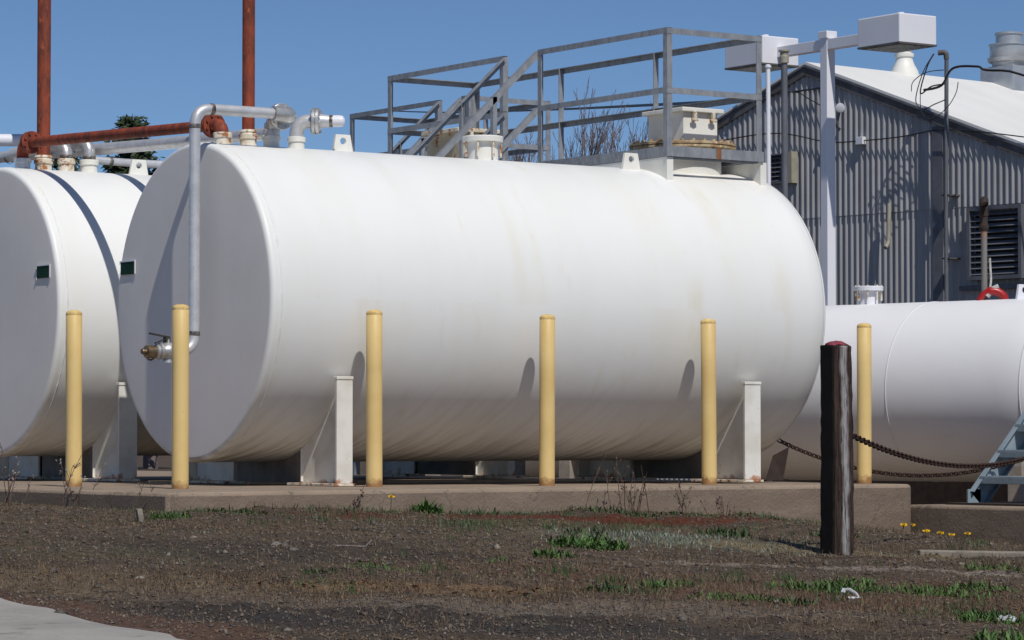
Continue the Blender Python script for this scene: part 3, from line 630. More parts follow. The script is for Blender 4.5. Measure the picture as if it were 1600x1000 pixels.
g_.build('grating',M['galv'],WK,0)
stairs(WK,4.63,2.53,3.02,3.455,3.0,2.475,.02,1.15)
m=MB()
for x in (4.66,5.52):
    m.angle((x,4.74,.03),(x,4.74,2.47),(1,0,0),(0,-1,0),.06,.007) if False else None
for x in (4.66,5.52): m.box((x,2.82,1.25),(.06,.06,2.44))
m.build('support_leg',M['galv'],WK,0)
m=MB(); m.box((5.12,.806,2.512),(.045,.004,.082)); m.build('rust_stain_strap',simple('rust_strap',(.26,.11,.045),(.18,.07,.03),20,.85,0,.2,60),WK,0)
WK2=thing('walkway',(5.95,5.6,2.46),'smaller galvanised railing with stairs, further back behind the left end of the walkway','walkway','galvanised walkways')
rails(WK2,5.97,6.88,[(5.52,5.64),(6.03,7.57)],2.46,3.442,3.03,None,None).build('grating',M['galv'],WK2,0)
stairs(WK2,5.97,5.64,6.03,3.442,3.0,2.46,-.02,1.15)
for x in (6.0,6.85):
    for y in (5.56,7.5):
        m=MB(); m.box((x,y,1.1),(.06,.06,2.7)); m.build('support_leg',M['galv'],WK2,0)

# ------------------------------------------------------------------ lamp post and poles
LX,LY=10.17,5.457
L=thing('lamp_post',(LX,LY,-.2),'white square lamp post with a cross arm and two box lamps, before the grey building','lamp post')
m=MB(); m.box((LX,LY,2.0),(.105,.105,4.5)); m.build('post',M['lamp'],L,0,.006)
m=MB(); m.box((LX,LY,4.285),(.135,.135,.075)); m.build('post_cap',M['lamp'],L,0,.006)
m=MB(); m.box((LX-.005,LY,4.19),(.085,1.7,.105)); m.build('cross_arm',M['lamp'],L,0,.005)
for y,z in ((LY-1.02,4.205),(LY+1.02,4.205)):
    m=MB(); m.box((LX,y,z),(.47,.60,.285)); h=m.build('lamp_head',M['lamp'],L,0,.012)
    m=MB(); m.box((LX,y,z-.148),(.40,.53,.014)); m.build('lens',M['glass'],h,0)
    m=MB(); m.box((LX,y,z-.140),(.475,.605,.018)); m.box((LX,y,z-.141),(.43,.56,.02)); m.build('lens_frame',M['trim'],h,0)
    m=MB(); m.lathe([(0,.034),(.05,.034),(.055,.03)],(LX+.05,y,z+.142),(0,0,1),16); m.build('photocell',M['lamp'],h,30)
WP=thing('white_pole',(8.45,4.27,-.2),'thin white pole under the left lamp head, beside the grey pole','pole')
m=MB(); m.tube([(8.45,4.27,-.17),(8.45,4.27,1.8),(8.44,4.265,3.74)],.021,14); m.build('pole',M['lamp'],WP,40)
m=MB(); m.lathe([(0,.03),(.02,.03),(.03,.012)],(8.44,4.265,3.735),(0,0,1),14); m.build('pole_cap',M['lamp'],WP,40)
GP=thing('grey_pole',(7.93,3.415,-.2),'grey galvanised conduit pole with a pale cap, left of the lamp post','pole')
m=MB(); m.tube([(7.945,3.43,-.17),(7.935,3.42,1.8),(7.925,3.41,3.70)],.029,16); m.build('pole',M['louv'],GP,40)
m=MB(); m.lathe([(0,.03),(.005,.042),(.06,.042),(.07,.036),(.10,.036),(.105,.05),(.118,.05),(.122,.03)],(7.925,3.41,3.655),(0,0,1),16); m.build('cap',M['louvcream'],GP,30)

# ------------------------------------------------------------------ building
AP=Vector((17.1,14.009,0)); ZA_=5.337; RD=Vector((math.cos(R_(6)),math.sin(R_(6)),0)); WR=Vector((RD.y,-RD.x,0)); SLP=.3604
def bw(s,z,o=0.,d=0.): return AP+WR*s-RD*o+RD*d+Vector((0,0,z))     # s along the gable (right +), o outwards, d along ridge
BD=thing('metal_shed',bw(0,-.3),'grey corrugated metal building with a white gable roof at the right','building')
HW,DEP=4.4,13.
def corr(s0,s1,zb,ztop,off,amp=.017,pitch=.098):
    mb=MB(); k=int((s1-s0)/pitch*10); vs=[]
    for i in range(k+1):
        s=s0+(s1-s0)*i/k; ph=(s/pitch)%1
        w=max(-.55,math.cos(2*math.pi*ph))             # narrow ribs, wider pans
        o=off+amp*w
        vs+=[bw(s,zb(s),o),bw(s,ztop(s),o)]
    mb.add(vs,[(2*i,2*i+2,2*i+3,2*i+1) for i in range(k)]); return mb
rl=lambda s: ZA_-.05-SLP*abs(s)
corr(-HW,HW,lambda s:3.25,rl,.012).build('gable_sheets',M['wall'],BD,0,fix=False)
corr(-HW,HW,lambda s:-.3,lambda s:3.29,.0).build('lower_sheets',M['wall'],BD,0,fix=False)
m=MB()
for s in (-HW,HW): m.prism([bw(s,-.3,-.03),bw(s,-.3,-.03,DEP),bw(s,rl(s),-.03,DEP),bw(s,rl(s),-.03)],WR*(.05 if s<0 else -.05))
m.prism([bw(-HW,-.3,-.02,DEP),bw(HW,-.3,-.02,DEP),bw(HW,rl(HW),-.02,DEP),bw(0,rl(0),-.02,DEP),bw(-HW,rl(HW),-.02,DEP)],RD*.05)
m.build('side_walls',M['wall'],BD,0)
for s in (-1,1):
    m=MB(); e=HW+.25; nrm=Vector((0,0,.035))
    a0=bw(0,ZA_,.045); a1=bw(s*e,ZA_-SLP*e,.045); b0=bw(0,ZA_,-DEP-.1); b1=bw(s*e,ZA_-SLP*e,-DEP-.1)
    m.prism([a0,a1,b1,b0],-nrm)
    rf=m.build('roof',M['roof'],BD,0)
    m=MB(); m.beam(bw(0,ZA_-.115,.042),bw(s*e,ZA_-SLP*e-.115,.042),RD,(0,0,1),.02,.125); m.build('rake_trim',M['trim'],BD,0)
    m=MB(); m.beam(bw(0,ZA_-.052,.058),bw(s*e,ZA_-SLP*e-.052,.058),RD,(0,0,1),.02,.03); m.build('rake_edge',M['louv'],BD,0)
def louvre(s0,s1,z0,z1,off,n,dep=.10,frame=.05,creamside=False):
    m=MB(); 
    m.beam(bw(s0-frame,(z0+z1)/2,off),bw(s0,(z0+z1)/2,off),RD,(0,0,1),dep,z1-z0+2*frame); m.beam(bw(s1,(z0+z1)/2,off),bw(s1+frame,(z0+z1)/2,off),RD,(0,0,1),dep,z1-z0+2*frame)
    m.beam(bw(s0,z1+frame/2,off),bw(s1,z1+frame/2,off),RD,(0,0,1),dep,frame); m.beam(bw(s0,z0-frame/2,off),bw(s1,z0-frame/2,off),RD,(0,0,1),dep,frame)
    f=m.build('louvre_vent',M['louv'],BD,0)
    m=MB()
    for i in range(n):
        z=z0+(z1-z0)*(i+.5)/n; hh=(z1-z0)/n
        m.beam(bw(s0,z,off),bw(s1,z,off),(RD*-.75+Vector((0,0,-.66))).normalized(),(RD*.66+Vector((0,0,-.75))).normalized(),hh*.95,.008)
    m.build('slats',M['louv'],f,0)
    m=MB(); m.beam(bw(s0,(z0+z1)/2,-.0+.022),bw(s1,(z0+z1)/2,.022),RD,(0,0,1),.006,z1-z0); m.build('backing',M['dark'],f,0)
    return f
louvre(2.93,3.72,2.36,3.18,.09,11)
fv=louvre(-.60,-.30,3.76,4.12,.07,6,.09,.02)
m=MB(); m.beam(bw(-.265,3.94,.09),bw(-.16,3.94,.09),RD,(0,0,1),.12,.42); m.build('side_board',M['louvcream'],fv,0)
m=MB(); m.beam(bw(2.70,2.22,.05),bw(4.1,2.22,.05),RD,(0,0,1),.06,.06); m.build('ledge',M['louv'],BD,0)
m=MB(); m.beam(bw(2.31,1.0,.026),bw(2.31,ZA_-.2-SLP*2.31,.026),WR,RD,.17,.012); m.build('cover_strip',M['louv'],BD,0)
# roof hood and exhaust fan
h0=bw(-.02,5.30,-1.92); m=MB(); m.lathe([(-.05,.215),(.06,.19),(.16,.135),(.24,.11),(.25,.11),(.26,.13),(.30,.135),(.31,.11),(.40,.11),(.41,.18),(.43,.185),(.45,.12)],h0,(0,0,1),36); m.build('roof_hood',M['white'],BD,40)
f0=bw(.08,5.22,-4.0); m=MB(); m.beam(f0+WR*-.30+Vector((0,0,.11)),f0+WR*.30+Vector((0,0,.11)),RD,(0,0,1),.55,.46); fan=m.build('exhaust_fan',M['alu'],BD,0,.008)
m=MB(); m.lathe([(.34,.24),(.40,.25),(.42,.30),(.47,.31),(.475,.27),(.49,.275),(.65,.275),(.655,.295),(.665,.295),(.67,.19),(.70,.19),(.80,.19),(.805,.205),(.83,.205),(.835,.19),(.84,.17)],f0,(0,0,1),44); m.build('fan_drum',M['alu'],fan,35)
# small fittings on the gable
lp=thing('wall_lamp',bw(.61,4.68,.1),'small grey floodlight on the corrugated gable, right of the lamp post','lamp')
m=MB(); m.lathe([(0,.03),(.05,.058),(.10,.062),(.104,.05)],bw(.68,4.68,.10),(WR*.6-RD*.6+Vector((0,0,-.25))),20); m.build('lamp_shade',M['lamp'],lp,30)
m=MB(); m.tube(rounded([bw(.60,4.40,.02),bw(.63,4.42,.12),bw(.70,4.64,.12)],.05),.016,10); m.build('arm',M['louv'],lp,40)
br=thing('pipe_bracket',bw(1.53,3.1,.1),'short pale pipe hanging on the corrugated gable, casting a slanted shadow','pipe')
m=MB(); m.tube(rounded([bw(1.56,3.36,.12),bw(1.56,2.84,.14),bw(1.58,2.78,.22)],.05),.028,12); m.build('pipe',M['louvcream'],br,40)
ms=thing('service_mast',bw(2.60,2,.14),'grey conduit mast with a weatherhead and looped wires against the white roof','mast')
m=MB(); m.tube([bw(2.60,0,.20),bw(2.60,3,.20),bw(2.62,5.13,.20)],.027,14); m.build('conduit',M['louv'],ms,40)
m=MB(); m.tube(rounded([bw(2.62,5.12,.20),bw(2.62,5.21,.21),bw(2.54,5.20,.27)],.04),.034,12); m.build('weatherhead',M['trim'],ms,40)
for z in (1.5,2.6,3.4): 
    m=MB(); m.beam(bw(2.53,z,.11),bw(2.67,z,.11),RD,(0,0,1),.20,.02); m.build('strap',M['trim'],ms,0)
def wire(root,pts,r,name='wire'):
    P=[Vector(p) for p in pts]; out=[]
    for i in range(len(P)-1):
        p0=P[max(i-1,0)];p1=P[i];p2=P[i+1];p3=P[min(i+2,len(P)-1)]
        for k in range(8):
            t=k/8; out.append(.5*((2*p1)+(-p0+p2)*t+(2*p0-5*p1+4*p2-p3)*t*t+(-p0+3*p1-3*p2+p3)*t**3))
    out.append(P[-1]); m=MB(); m.tube(out,r,6); return m.build(name,M['black'],root,60)
wire(ms,[bw(2.50,5.19,.30),bw(2.45,5.05,.36),bw(2.34,4.80,.36),bw(2.30,4.70,.32),bw(2.45,4.78,.3),bw(2.62,4.80,.25)],.009)
wire(ms,[bw(2.49,5.19,.30),bw(2.38,4.95,.38),bw(2.26,4.62,.38),bw(2.35,4.50,.34),bw(2.50,4.55,.3),bw(2.64,4.60,.25)],.007)
wire(ms,[bw(2.30,4.70,.34),bw(2.34,4.46,.36),bw(2.50,4.36,.34),bw(2.72,4.50,.3),bw(2.86,4.66,.3),bw(2.90,4.80,.3)],.006)
wire(ms,[bw(2.62,4.98,.25),bw(2.40,4.96,.34),bw(2.20,4.86,.36),bw(2.15,4.74,.34)],.006)
pc=thing('power_cable',bw(2.62,4.9,.25),'black service cable running from the conduit mast to the right edge','cable')
wire(pc,[bw(2.36,4.74,.34),bw(2.62,4.78,.3),bw(2.86,4.97,.35),bw(3.3,4.95,.4),bw(3.72,4.86,.45),bw(6,4.75,.6),bw(14,6.5,1)],.016,'cable')
wc=thing('wall_cable',bw(1,4.2,.05),'thin black wire draped across the corrugated gable','cable')
wire(wc,[bw(-2.6,4.32,.06),bw(-.7,4.43,.06),bw(.4,4.24,.06),bw(1.,4.21,.06),bw(1.7,4.21,.07),bw(2.55,4.24,.1),bw(3.7,4.07,.07),bw(4.3,3.95,.06)],.008,'cable')
m=MB(); m.beam(bw(.95,4.21,.06),bw(1.07,4.21,.06),RD,(0,0,1),.07,.10); m.build('junction_box',M['lamp'],wc,0,.005)
wire(wc,[bw(-.9,4.93,.06),bw(-.2,4.95,.08),bw(0.1,4.83,.08),bw(.42,4.66,.06)],.008,'branch_wire')
wire(wc,[bw(-.15,4.95,.08),bw(.35,4.96,.08)],.012,'branch_wire')
sp=thing('overhead_line',(20,20,5.6),'sagging black overhead line in the sky behind the walkway rails','cable')
up=V(38,75,0)
wire(sp,[bw(-1.2,4.93,.12),V(19.3,18.57,5.35),V(26.08,29.64,6.66),V(36.08,46.96,8.66),V(50.6,73.3,11.7),V(70.3,108.1,15.9)],.026,'cable')

# ------------------------------------------------------------------ things at the right
rp=thing('standpipe',(8.483,1.453,1.45),'rusty standpipe with a dark elbow rising from the small tank, before the large louvre','pipe')
m=MB(); m.tube([(8.483,1.453,1.43),(8.483,1.453,1.8),(8.483,1.453,2.10)],.026,16); m.build('pipe',M['rustpipe'],rp,40)
m=MB(); m.lathe([(0,.032),(.02,.04),(.05,.04),(.06,.032),(.12,.032),(.125,.038),(.16,.038),(.165,.03)],(8.483,1.453,2.08),(0,0,1),16); m.tube(rounded([(8.483,1.453,2.23),(8.483,1.453,2.335),(8.42,1.38,2.335),(8.40,1.36,2.30)],.045),.036,14); m.build('elbow',M['brown'],rp,40)
hs=thing('red_hose_loop',(8.50,1.33,1.50),'red hose loop tied with white rope, lying on the small tank by the standpipe','hose')
u=Vector((.78,-.62,0)); cc=Vector((8.50,1.37,1.455)); m=MB(); m.tube([cc+u*(.115*math.cos(t))+Vector((0,0,.115*math.sin(t))) for t in np.linspace(-.1,math.pi+.1,20)],[.030]*4+[.036]*8+[.026]*8,12); m.build('hose',M['redpl'],hs,40)
m=MB(); m.lathe([(-.012,.026),(.012,.026)],cc+u*(.125*math.cos(.75))+Vector((0,0,.115*math.sin(.75))),u*-.68+Vector((0,0,.73)),12); m.build('clip',M['chrome'],hs,30)
m=MB(); m.tube(rounded([(8.515,1.42,1.85),(8.52,1.41,1.66),(8.50,1.40,1.60),(8.49,1.42,1.53)],.03),[.006]*2+[.010]*(7*2-2)+[.016]*2 if False else .010,8); m.tube([cc+u*(-.05)+Vector((0,0,.07)),cc+u*(.0)+Vector((0,0,.13)),cc+u*.05+Vector((0,0,.15))],.026,10); m.build('rope',M['rope'],hs,40)
# steel stair to the small tank
ST=thing('steel_stair',(6.5,-.5,-.17),'blue-grey steel stair at the right edge with open treads, on the lower slab','stair')
def strg(y): 
    m=MB(); m.beam((6.55,y,-.13),(8.05,y,1.47),(0,1,0),Vector((.73,0,-.684)),.014,.17); m.box((6.53,y,-.11),(.13,.014,.11))
    s=m.build('stringer',M['stair'],ST,0)
    for o_ in (-1,1):
        m=MB(); d=Vector((.73,0,-.684))*(.082*o_); m.beam(Vector((6.55,y-.022,-.13))+d,Vector((8.05,y-.022,1.47))+d,(0,1,0),Vector((.73,0,-.684)),.045,.008); m.build('stringer_edge',M['stair'],s,0)
strg(-.50); strg(-1.30)
for i in range(7):
    x=6.66+i*.185; z=.03+i*.197
    m=MB(); m.box((x+.02,-.90,z),(.21,.77,.028)); m.box((x-.08,-.90,z-.02),(.012,.77,.05)); m.build('tread',M['stair'],ST,0,.003)
m=MB(); m.box((6.75,-.9,-.164),(.75,1.1,.014)); m.build('base_plate',M['brown'],ST,0)
# wooden post
PX,PY,PZ=1.90,-4.33,-.40
WPo=thing('wooden_post',(PX,PY,PZ),'dark square timber post with a bleached streak and red top, chains behind it','post')
m=MB(); nl=26; vs=[]
for i in range(nl+1):
    z=1.265*i/nl; k=1+.03*math.sin(z*3+1); cx=.006*math.sin(z*2.1)-.004*z
    for (sx,sy) in ((-1,-1),(0,-1.03),(1,-1),(1,0),(1,1),(0,1),(-1,1),(-1.03,0)):
        vs.append((sx*.069*k+cx+random.uniform(-.0035,.0035),sy*.069*k+random.uniform(-.0035,.0035),z+(random.uniform(-.014,.012) if i==nl else 0)))
m.add(vs,[(i*8+j,i*8+(j+1)%8,(i+1)*8+(j+1)%8,(i+1)*8+j) for i in range(nl) for j in range(8)]+[tuple(nl*8+j for j in range(8))])
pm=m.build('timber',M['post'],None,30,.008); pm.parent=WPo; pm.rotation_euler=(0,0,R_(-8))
m=MB(); vs=[]
m.lathe([(0,.062),(.008,.060),(.016,.048),(.022,.03),(.024,.001)],(PX+.0,PY+.0,PZ+1.262),(0,0,1),22); 
m.v=[(x+random.uniform(-.004,.004),y+random.uniform(-.004,.004),z+random.uniform(-.003,.003)) for x,y,z in m.v]; m.build('painted_top',M['pink'],WPo,60)
m=MB(); m.tube([(PX+.05,PY+.05,PZ+.78),(PX+.10,PY+.07,PZ+.775)],.008,8); m.build('hook',M['chain'],WPo,40)
# chains
def chain(p0,p1,sag,lab):
    p0,p1=Vector(p0),Vector(p1); rt=thing('rusty_chain',p0,lab,'chain','rusty chains at the right')
    n0=400; P=[p0.lerp(p1,i/n0)-Vector((0,0,sag*4*(i/n0)*(1-i/n0))) for i in range(n0+1)]
    ln=[0]
    for i in range(n0): ln.append(ln[-1]+(P[i+1]-P[i]).length)
    pitch=.036; n=int(ln[-1]/pitch); m=MB()
    for k in range(n):
        s=(k+.5)*pitch; i=min(max(1,int(np.searchsorted(ln,s))),n0); t=(s-ln[i-1])/(ln[i]-ln[i-1]); c=P[i-1].lerp(P[i],t); d=(P[i]-P[i-1]).normalized()
        u=d.cross(Vector((0,0,1))).normalized(); w=d.cross(u); a=R_(45)+(R_(90) if k%2 else 0); sd_=u*math.cos(a)+w*math.sin(a); nn=d.cross(sd_)
        vs=[];q=12
        for j in range(q):
            th=2*math.pi*j/q; ctr=c+d*(.027*math.cos(th))+sd_*(.0155*math.sin(th)); rad=(d*(.027*math.cos(th))+sd_*(.0155*math.sin(th))).normalized()
            for z in range(5):
                ph=2*math.pi*z/5; vs.append(ctr+(rad*math.cos(ph)+nn*math.sin(ph))*.0062)
        m.add(vs,[(j*5+z,j*5+(z+1)%5,((j+1)%q)*5+(z+1)%5,((j+1)%q)*5+z) for j in range(q) for z in range(5)])
    m.build('links',M['chain'],rt,60,fix=False)
    return rt
chain((PX+.10,PY+.07,.375),(7.35,-1.38,.70),.37,'rusty chain sagging from the wooden post to the stair')
chain((5.66,.76,.315),(7.35,-1.36,.60),.40,'rusty chain hanging from the big tank, passing behind the wooden post')
bs=MB(); bs.prism([(6.24,1.62,-.01),(6.36,1.55,-.01),(6.40,1.52,.26),(6.30,1.60,.19)],(.02,.03,0))
top(bs.build('rusted_plate',M['brown'],None,0),'dark rusted steel stub standing behind the big tank\'s rear saddle','plate')
# curb
m=MB(); m.beam((2.55,-4.30,-.375),(5.2,-6.15,-.43),Vector((.57,.82,0)),(0,0,1),.13,.10)
top(m.build('timber_curb',M['block'],None,0,.008),'weathered grey curb lying in the dirt at the right edge','curb')

# ------------------------------------------------------------------ trees
def bare(base,h,lean,lab,seed,r0=.012):
    rs=random.Random(seed); root=thing('bare_tree',base,lab,'tree','bare trees behind the walkway')
    tr=MB(); cr=MB()
    def grow(p,d,ln,r,dep,mb):
        pts=[p];q=Vector(p);dd=Vector(d)
        for i in range(5):
            dd=(dd+Vector((rs.uniform(-.12,.12),rs.uniform(-.12,.12),rs.uniform(0,.12)))).normalized(); q=q+dd*ln/5; pts.append(q.copy())
        mb.tube(pts,[max(r*(1-.5*i/5),.0011) for i in range(6)],5 if dep else 8)
        if dep>=4: return
        k=[7,6,5,4][dep]
        for j in range(k):
            t=rs.uniform(.25,1.) if j else 1.; i=min(int(t*5),4); b=pts[i].lerp(pts[i+1],t*5-i)
            a=rs.uniform(0,6.283); ax=Vector((math.cos(a),math.sin(a),rs.uniform(-.1,.3)))
            nd=(dd+ax*rs.uniform(.30,.62)).normalized() if j else dd
            grow(b,nd,ln*rs.uniform(.50,.78)*(1.15-.5*t),r*.55,dep+1,cr)
    grow(Vector((0,0,0)),Vector((lean,0,1)).normalized(),1.,r0,0,tr)
    zt=max(v[2] for v in cr.v); tp=max(cr.v,key=lambda v:v[2]); kk=h/zt
    for mb in (tr,cr):                                  # bring the grown tree to its real height without fattening the twigs
        mb.v=[(base[0]+(v[0]-tp[0]*v[2]/zt)*kk,base[1]+(v[1]-tp[1]*v[2]/zt)*kk,base[2]+v[2]*kk) for v in mb.v]
    tr.build('trunk',M['bark'],root,60,fix=False); cr.build('branches',M['bark'],root,60,fix=False)
for i,(b,h,l,lab,sd_) in enumerate((((22.35,26.15,-.3),6.95,.02,'tallest bare tree in the middle behind the walkway rails',3),((22.9,28.6,-.3),6.35,-.04,'bare tree left of the tallest one, seen between the rail posts',12),
        ((20.3,21.5,-.3),5.65,.10,'bare tree just left of the white turret on the big tank',8),((23.6,27.2,-.3),6.35,.05,'slim bare tree right of the tallest one, behind the tank\'s lifting lug',21),((24.9,32.6,-.3),6.5,.06,'faint bare tree behind the tall far rail post',33))):
    bare(b,h,l,lab,sd_)
def conifer(base,h,w,lab,seed,n=2600):
    rs=random.Random(seed); root=thing('conifer_tree',base,lab,'tree','conifers behind the left tank')
    m=MB(); m.tube([base,(base[0],base[1],base[2]+h*.96)],[.16,.02],8); m.build('trunk',M['bark'],root,60)
    c=MB()
    limbs=[]
    for i in range(95):
        t=rs.uniform(.12,.97); a=rs.uniform(0,6.28); L=w*(1.05-t)**.55*rs.uniform(.55,1.15); limbs.append((t,a,L))
        p=Vector(base)+Vector((0,0,h*t)); e=p+Vector((math.cos(a)*L,math.sin(a)*L,L*rs.uniform(-.05,.35)))
        for j in range(n//95):
            s=rs.uniform(.25,1.05); q=p.lerp(e,s)+Vector((max(-.17,min(.17,rs.gauss(0,.10))),max(-.17,min(.17,rs.gauss(0,.10))),max(-.15,min(.15,rs.gauss(0,.09)))))
            d=Vector((rs.uniform(-1,1),rs.uniform(-1,1),rs.uniform(-.4,.8))).normalized(); u=d.orthogonal().normalized(); z=rs.uniform(.05,.115)
            c.add([q-u*z*.3,q+d*z,q+u*z*.3,q-d*z*.6],[(0,1,2,3)])
    c.build('crown',M['conifer'],root,0,fix=False)
conifer((18.1,35.1,-.3),6.78,1.15,'dark conifer behind the red pipe, with its top against the sky',5,20000)
conifer((20.2,38.2,-.3),6.05,1.3,'lower dark conifer just right of the taller one, behind the pipes',9,17000)
conifer((17.4,36.4,-.3),6.45,.9,'small dark conifer top just left of the tallest conifer',15,8000)

# ------------------------------------------------------------------ plants on the verge
def blade(mb,p,az,L,w,up,curl,rs):
    d=Vector((math.cos(az),math.sin(az),0)); sd_=Vector((-d.y,d.x,0)); pts=[];q=Vector(p);e=up
    for i in range(4):
        pts.append(q.copy()); q=q+(d*math.cos(e)+Vector((0,0,math.sin(e))))*(L/3); e-=curl
    ws=[w*.55,w,w*.75,w*.08]; vs=[]
    for i,x in enumerate(pts): vs+=[x-sd_*ws[i]/2,x+sd_*ws[i]/2]
    mb.add(vs,[(2*i,2*i+1,2*i+3,2*i+2) for i in range(3)])
def tuft(x,y,spread,h,n,lab,cat='weed',name='weed_clump',w=(.006,.014),m='leaf',seed=0,asp=1.5):
    rs=random.Random(seed); mb=MB(); ax=Vector((.8226,-.5687,0)); ay=Vector((.5687,.8226,0))
    for i in range(int(n*1.7)):
        r=math.sqrt(rs.random()); a=rs.uniform(0,6.283); o=ax*(r*math.cos(a)*spread*asp)+ay*(r*math.sin(a)*spread)
        px_,py_=x+o.x,y+o.y; z=float(ground(px_,py_))-.004
        blade(mb,(px_,py_,z),rs.uniform(0,6.283),h*rs.uniform(.5,1.15)*(1.1-.5*r),rs.uniform(*w)*.8,rs.uniform(.5,1.45),rs.uniform(.1,.5),rs)
    c=Vector((x,y,float(ground(x,y)))); OFF['_t']=c
    class P_: name='_t'
    me_o=mb.build.__func__ if False else None
    mb.v=[(a-c.x,b-c.y,q-c.z) for a,b,q in mb.v]
    o=mb.build(name,M[m],None,0,fix=False); o.location=c
    return top(o,lab,cat,'green weeds on the verge')
tuft(1.20,-1.12,.085,.115,150,'bright leafy weed clump against the slab, right of the dandelion',w=(.008,.018),seed=1,asp=1.2)
tuft(1.62,-1.20,.14,.07,170,'low spreading weeds along the slab, right of the brightest leafy clump',m='leafd',seed=2,asp=1.9)
tuft(.43,-3.93,.15,.11,240,'largest green weed clump in the dirt, below the middle of the tank',w=(.008,.018),seed=3,asp=1.5)
tuft(-.20,-4.50,.085,.085,120,'smaller green clump touching the largest clump on its lower left',seed=4)
tuft(2.15,-2.98,.13,.095,150,'dark green clump among the silvery ground cover',m='leafd',seed=5,asp=1.4)
tuft(-.08,-6.55,.15,.07,240,'wide green clump in the foreground, lower left of the wooden post',seed=6,asp=1.9)
tuft(.30,-6.25,.10,.06,120,'green clump just behind the wide foreground clump',seed=16,asp=1.6)
tuft(.40,-6.72,.20,.07,260,'wide green clump in the foreground, directly below the wooden post',seed=7,asp=1.9)
tuft(.85,-6.60,.14,.065,170,'green clump at the right end of the foreground green band',seed=17,asp=1.7)
tuft(-.93,-6.42,.09,.075,110,'round green tuft in the foreground, left of the wide green band',seed=8)
tuft(-1.36,-6.52,.085,.06,90,'dark low tuft left of the round foreground tuft',m='leafd',seed=9)
tuft(2.02,-5.50,.12,.09,160,'tall green grass tuft growing at the curb',w=(.004,.009),seed=10,asp=1.5)
tuft(-.40,-8.10,.13,.075,190,'green clump near the right edge beside the white scrap',seed=11,asp=1.6)
tuft(-.15,-7.75,.10,.09,120,'upright dark tuft behind the white scrap at the right edge',m='leafd',seed=21)
tuft(-1.80,-5.30,.10,.055,90,'thin green tuft above the straw strip',w=(.004,.009),seed=12,asp=1.8)
tuft(.86,-1.12,.07,.055,70,'small rosette of leaves under the single dandelion',m='leafd',seed=13)
tuft(-.95,-1.62,.09,.075,120,'green weeds at the corner of the slab',seed=14,asp=1.5)
tuft(-1.03,-7.05,.12,.05,120,'flat green patch left of the white litter',seed=15,asp=1.9)
tuft(-.86,-7.25,.08,.055,80,'little tuft just below the flat green patch',m='leafd',seed=18)
tuft(-2.12,-5.25,.07,.05,60,'sparse tuft left of the thin tuft above the straw',m='leafd',w=(.004,.009),seed=19)
tuft(-.95,-8.78,.14,.085,170,'green clump cut off by the bottom right corner',seed=20,asp=1.4)
tuft(-.45,-1.50,.13,.05,130,'low weeds at the foot of the slab right of its corner',m='leafd',seed=22,asp=2.4)
tuft(2.75,-1.0,.16,.07,200,'green weeds at the slab under the tall dead stalks',m='leafd',seed=23,asp=2.)
tuft(3.35,-1.0,.11,.05,90,'small low weeds at the slab, right of the dead stalks',m='leafd',seed=24,asp=2.)
tuft(4.3,-.9,.16,.06,150,'weeds at the slab left of the wooden post',m='leafd',seed=25,asp=2.2)
tuft(-.85,-4.95,.06,.05,50,'lone thin tuft in the bare dirt, above right of the straw strip',w=(.004,.008),seed=26)
tuft(1.05,-3.05,.10,.05,80,'pale thin weeds in the dirt behind the largest clump',m='sparse',seed=27)
tuft(3.1,-2.9,.12,.07,110,'green weeds by the shadow of the wooden post',m='leafd',seed=28)
tuft(1.55,-7.35,.12,.06,110,'small clump at the right edge below the curb',m='leafd',seed=29)
# dandelion and yellow flowers
def flower(x,y,h,lab,r=.02,group=None):
    z=float(ground(x,y)); rt=thing('yellow_flower',(x,y,z),lab,'flower',group)
    m=MB(); m.tube([(x,y,z-.01),(x+.006,y,z+h*.5),(x+.004,y-.004,z+h)],.0028,6); m.build('stem',M['leafd'],rt,60)
    m=MB(); rs=random.Random(int(x*1000)); c=Vector((x+.004,y-.006,z+h))
    for i in range(34):
        a=rs.uniform(0,6.28); t=rs.uniform(.05,1.2); d=Vector((math.cos(a)*math.sin(t),math.sin(a)*math.sin(t)-.35,math.cos(t))).normalized(); u=d.orthogonal().normalized()
        m.add([c,c+d*r*.7-u*r*.22,c+d*r,c+d*r*.7+u*r*.22],[(0,1,2,3)])
    m.build('petals',M['petal'],rt,0,fix=False)
flower(.885,-1.16,.10,'single yellow dandelion before the slab, left of the bright leafy clump',.024)
fl=[(5.74,-.58),(5.80,-.61),(5.70,-.63),(5.80,-.77),(5.76,-.80),(5.83,-.88),(5.80,-.92),(5.84,-.99),(5.86,-1.14)]
for i,(x,y) in enumerate(fl): flower(x,y,.055 if i>2 else .085,'yellow flower in the row at the foot of the lower slab',.032,'yellow flowers by the lower slab')
m=MB(); rs=random.Random(4)
for i in range(150):
    t=rs.random(); x,y=5.74+.14*t+rs.gauss(0,.02),-.55-.62*t+rs.gauss(0,.03); blade(m,(x,y,float(ground(x,y))-.01),rs.uniform(0,6.28),.05,.016,rs.uniform(.4,1.3),.2,rs)
o=m.build('leaf_litter',M['straw'],None,0,fix=False); top(o,None,None,None,'stuff')
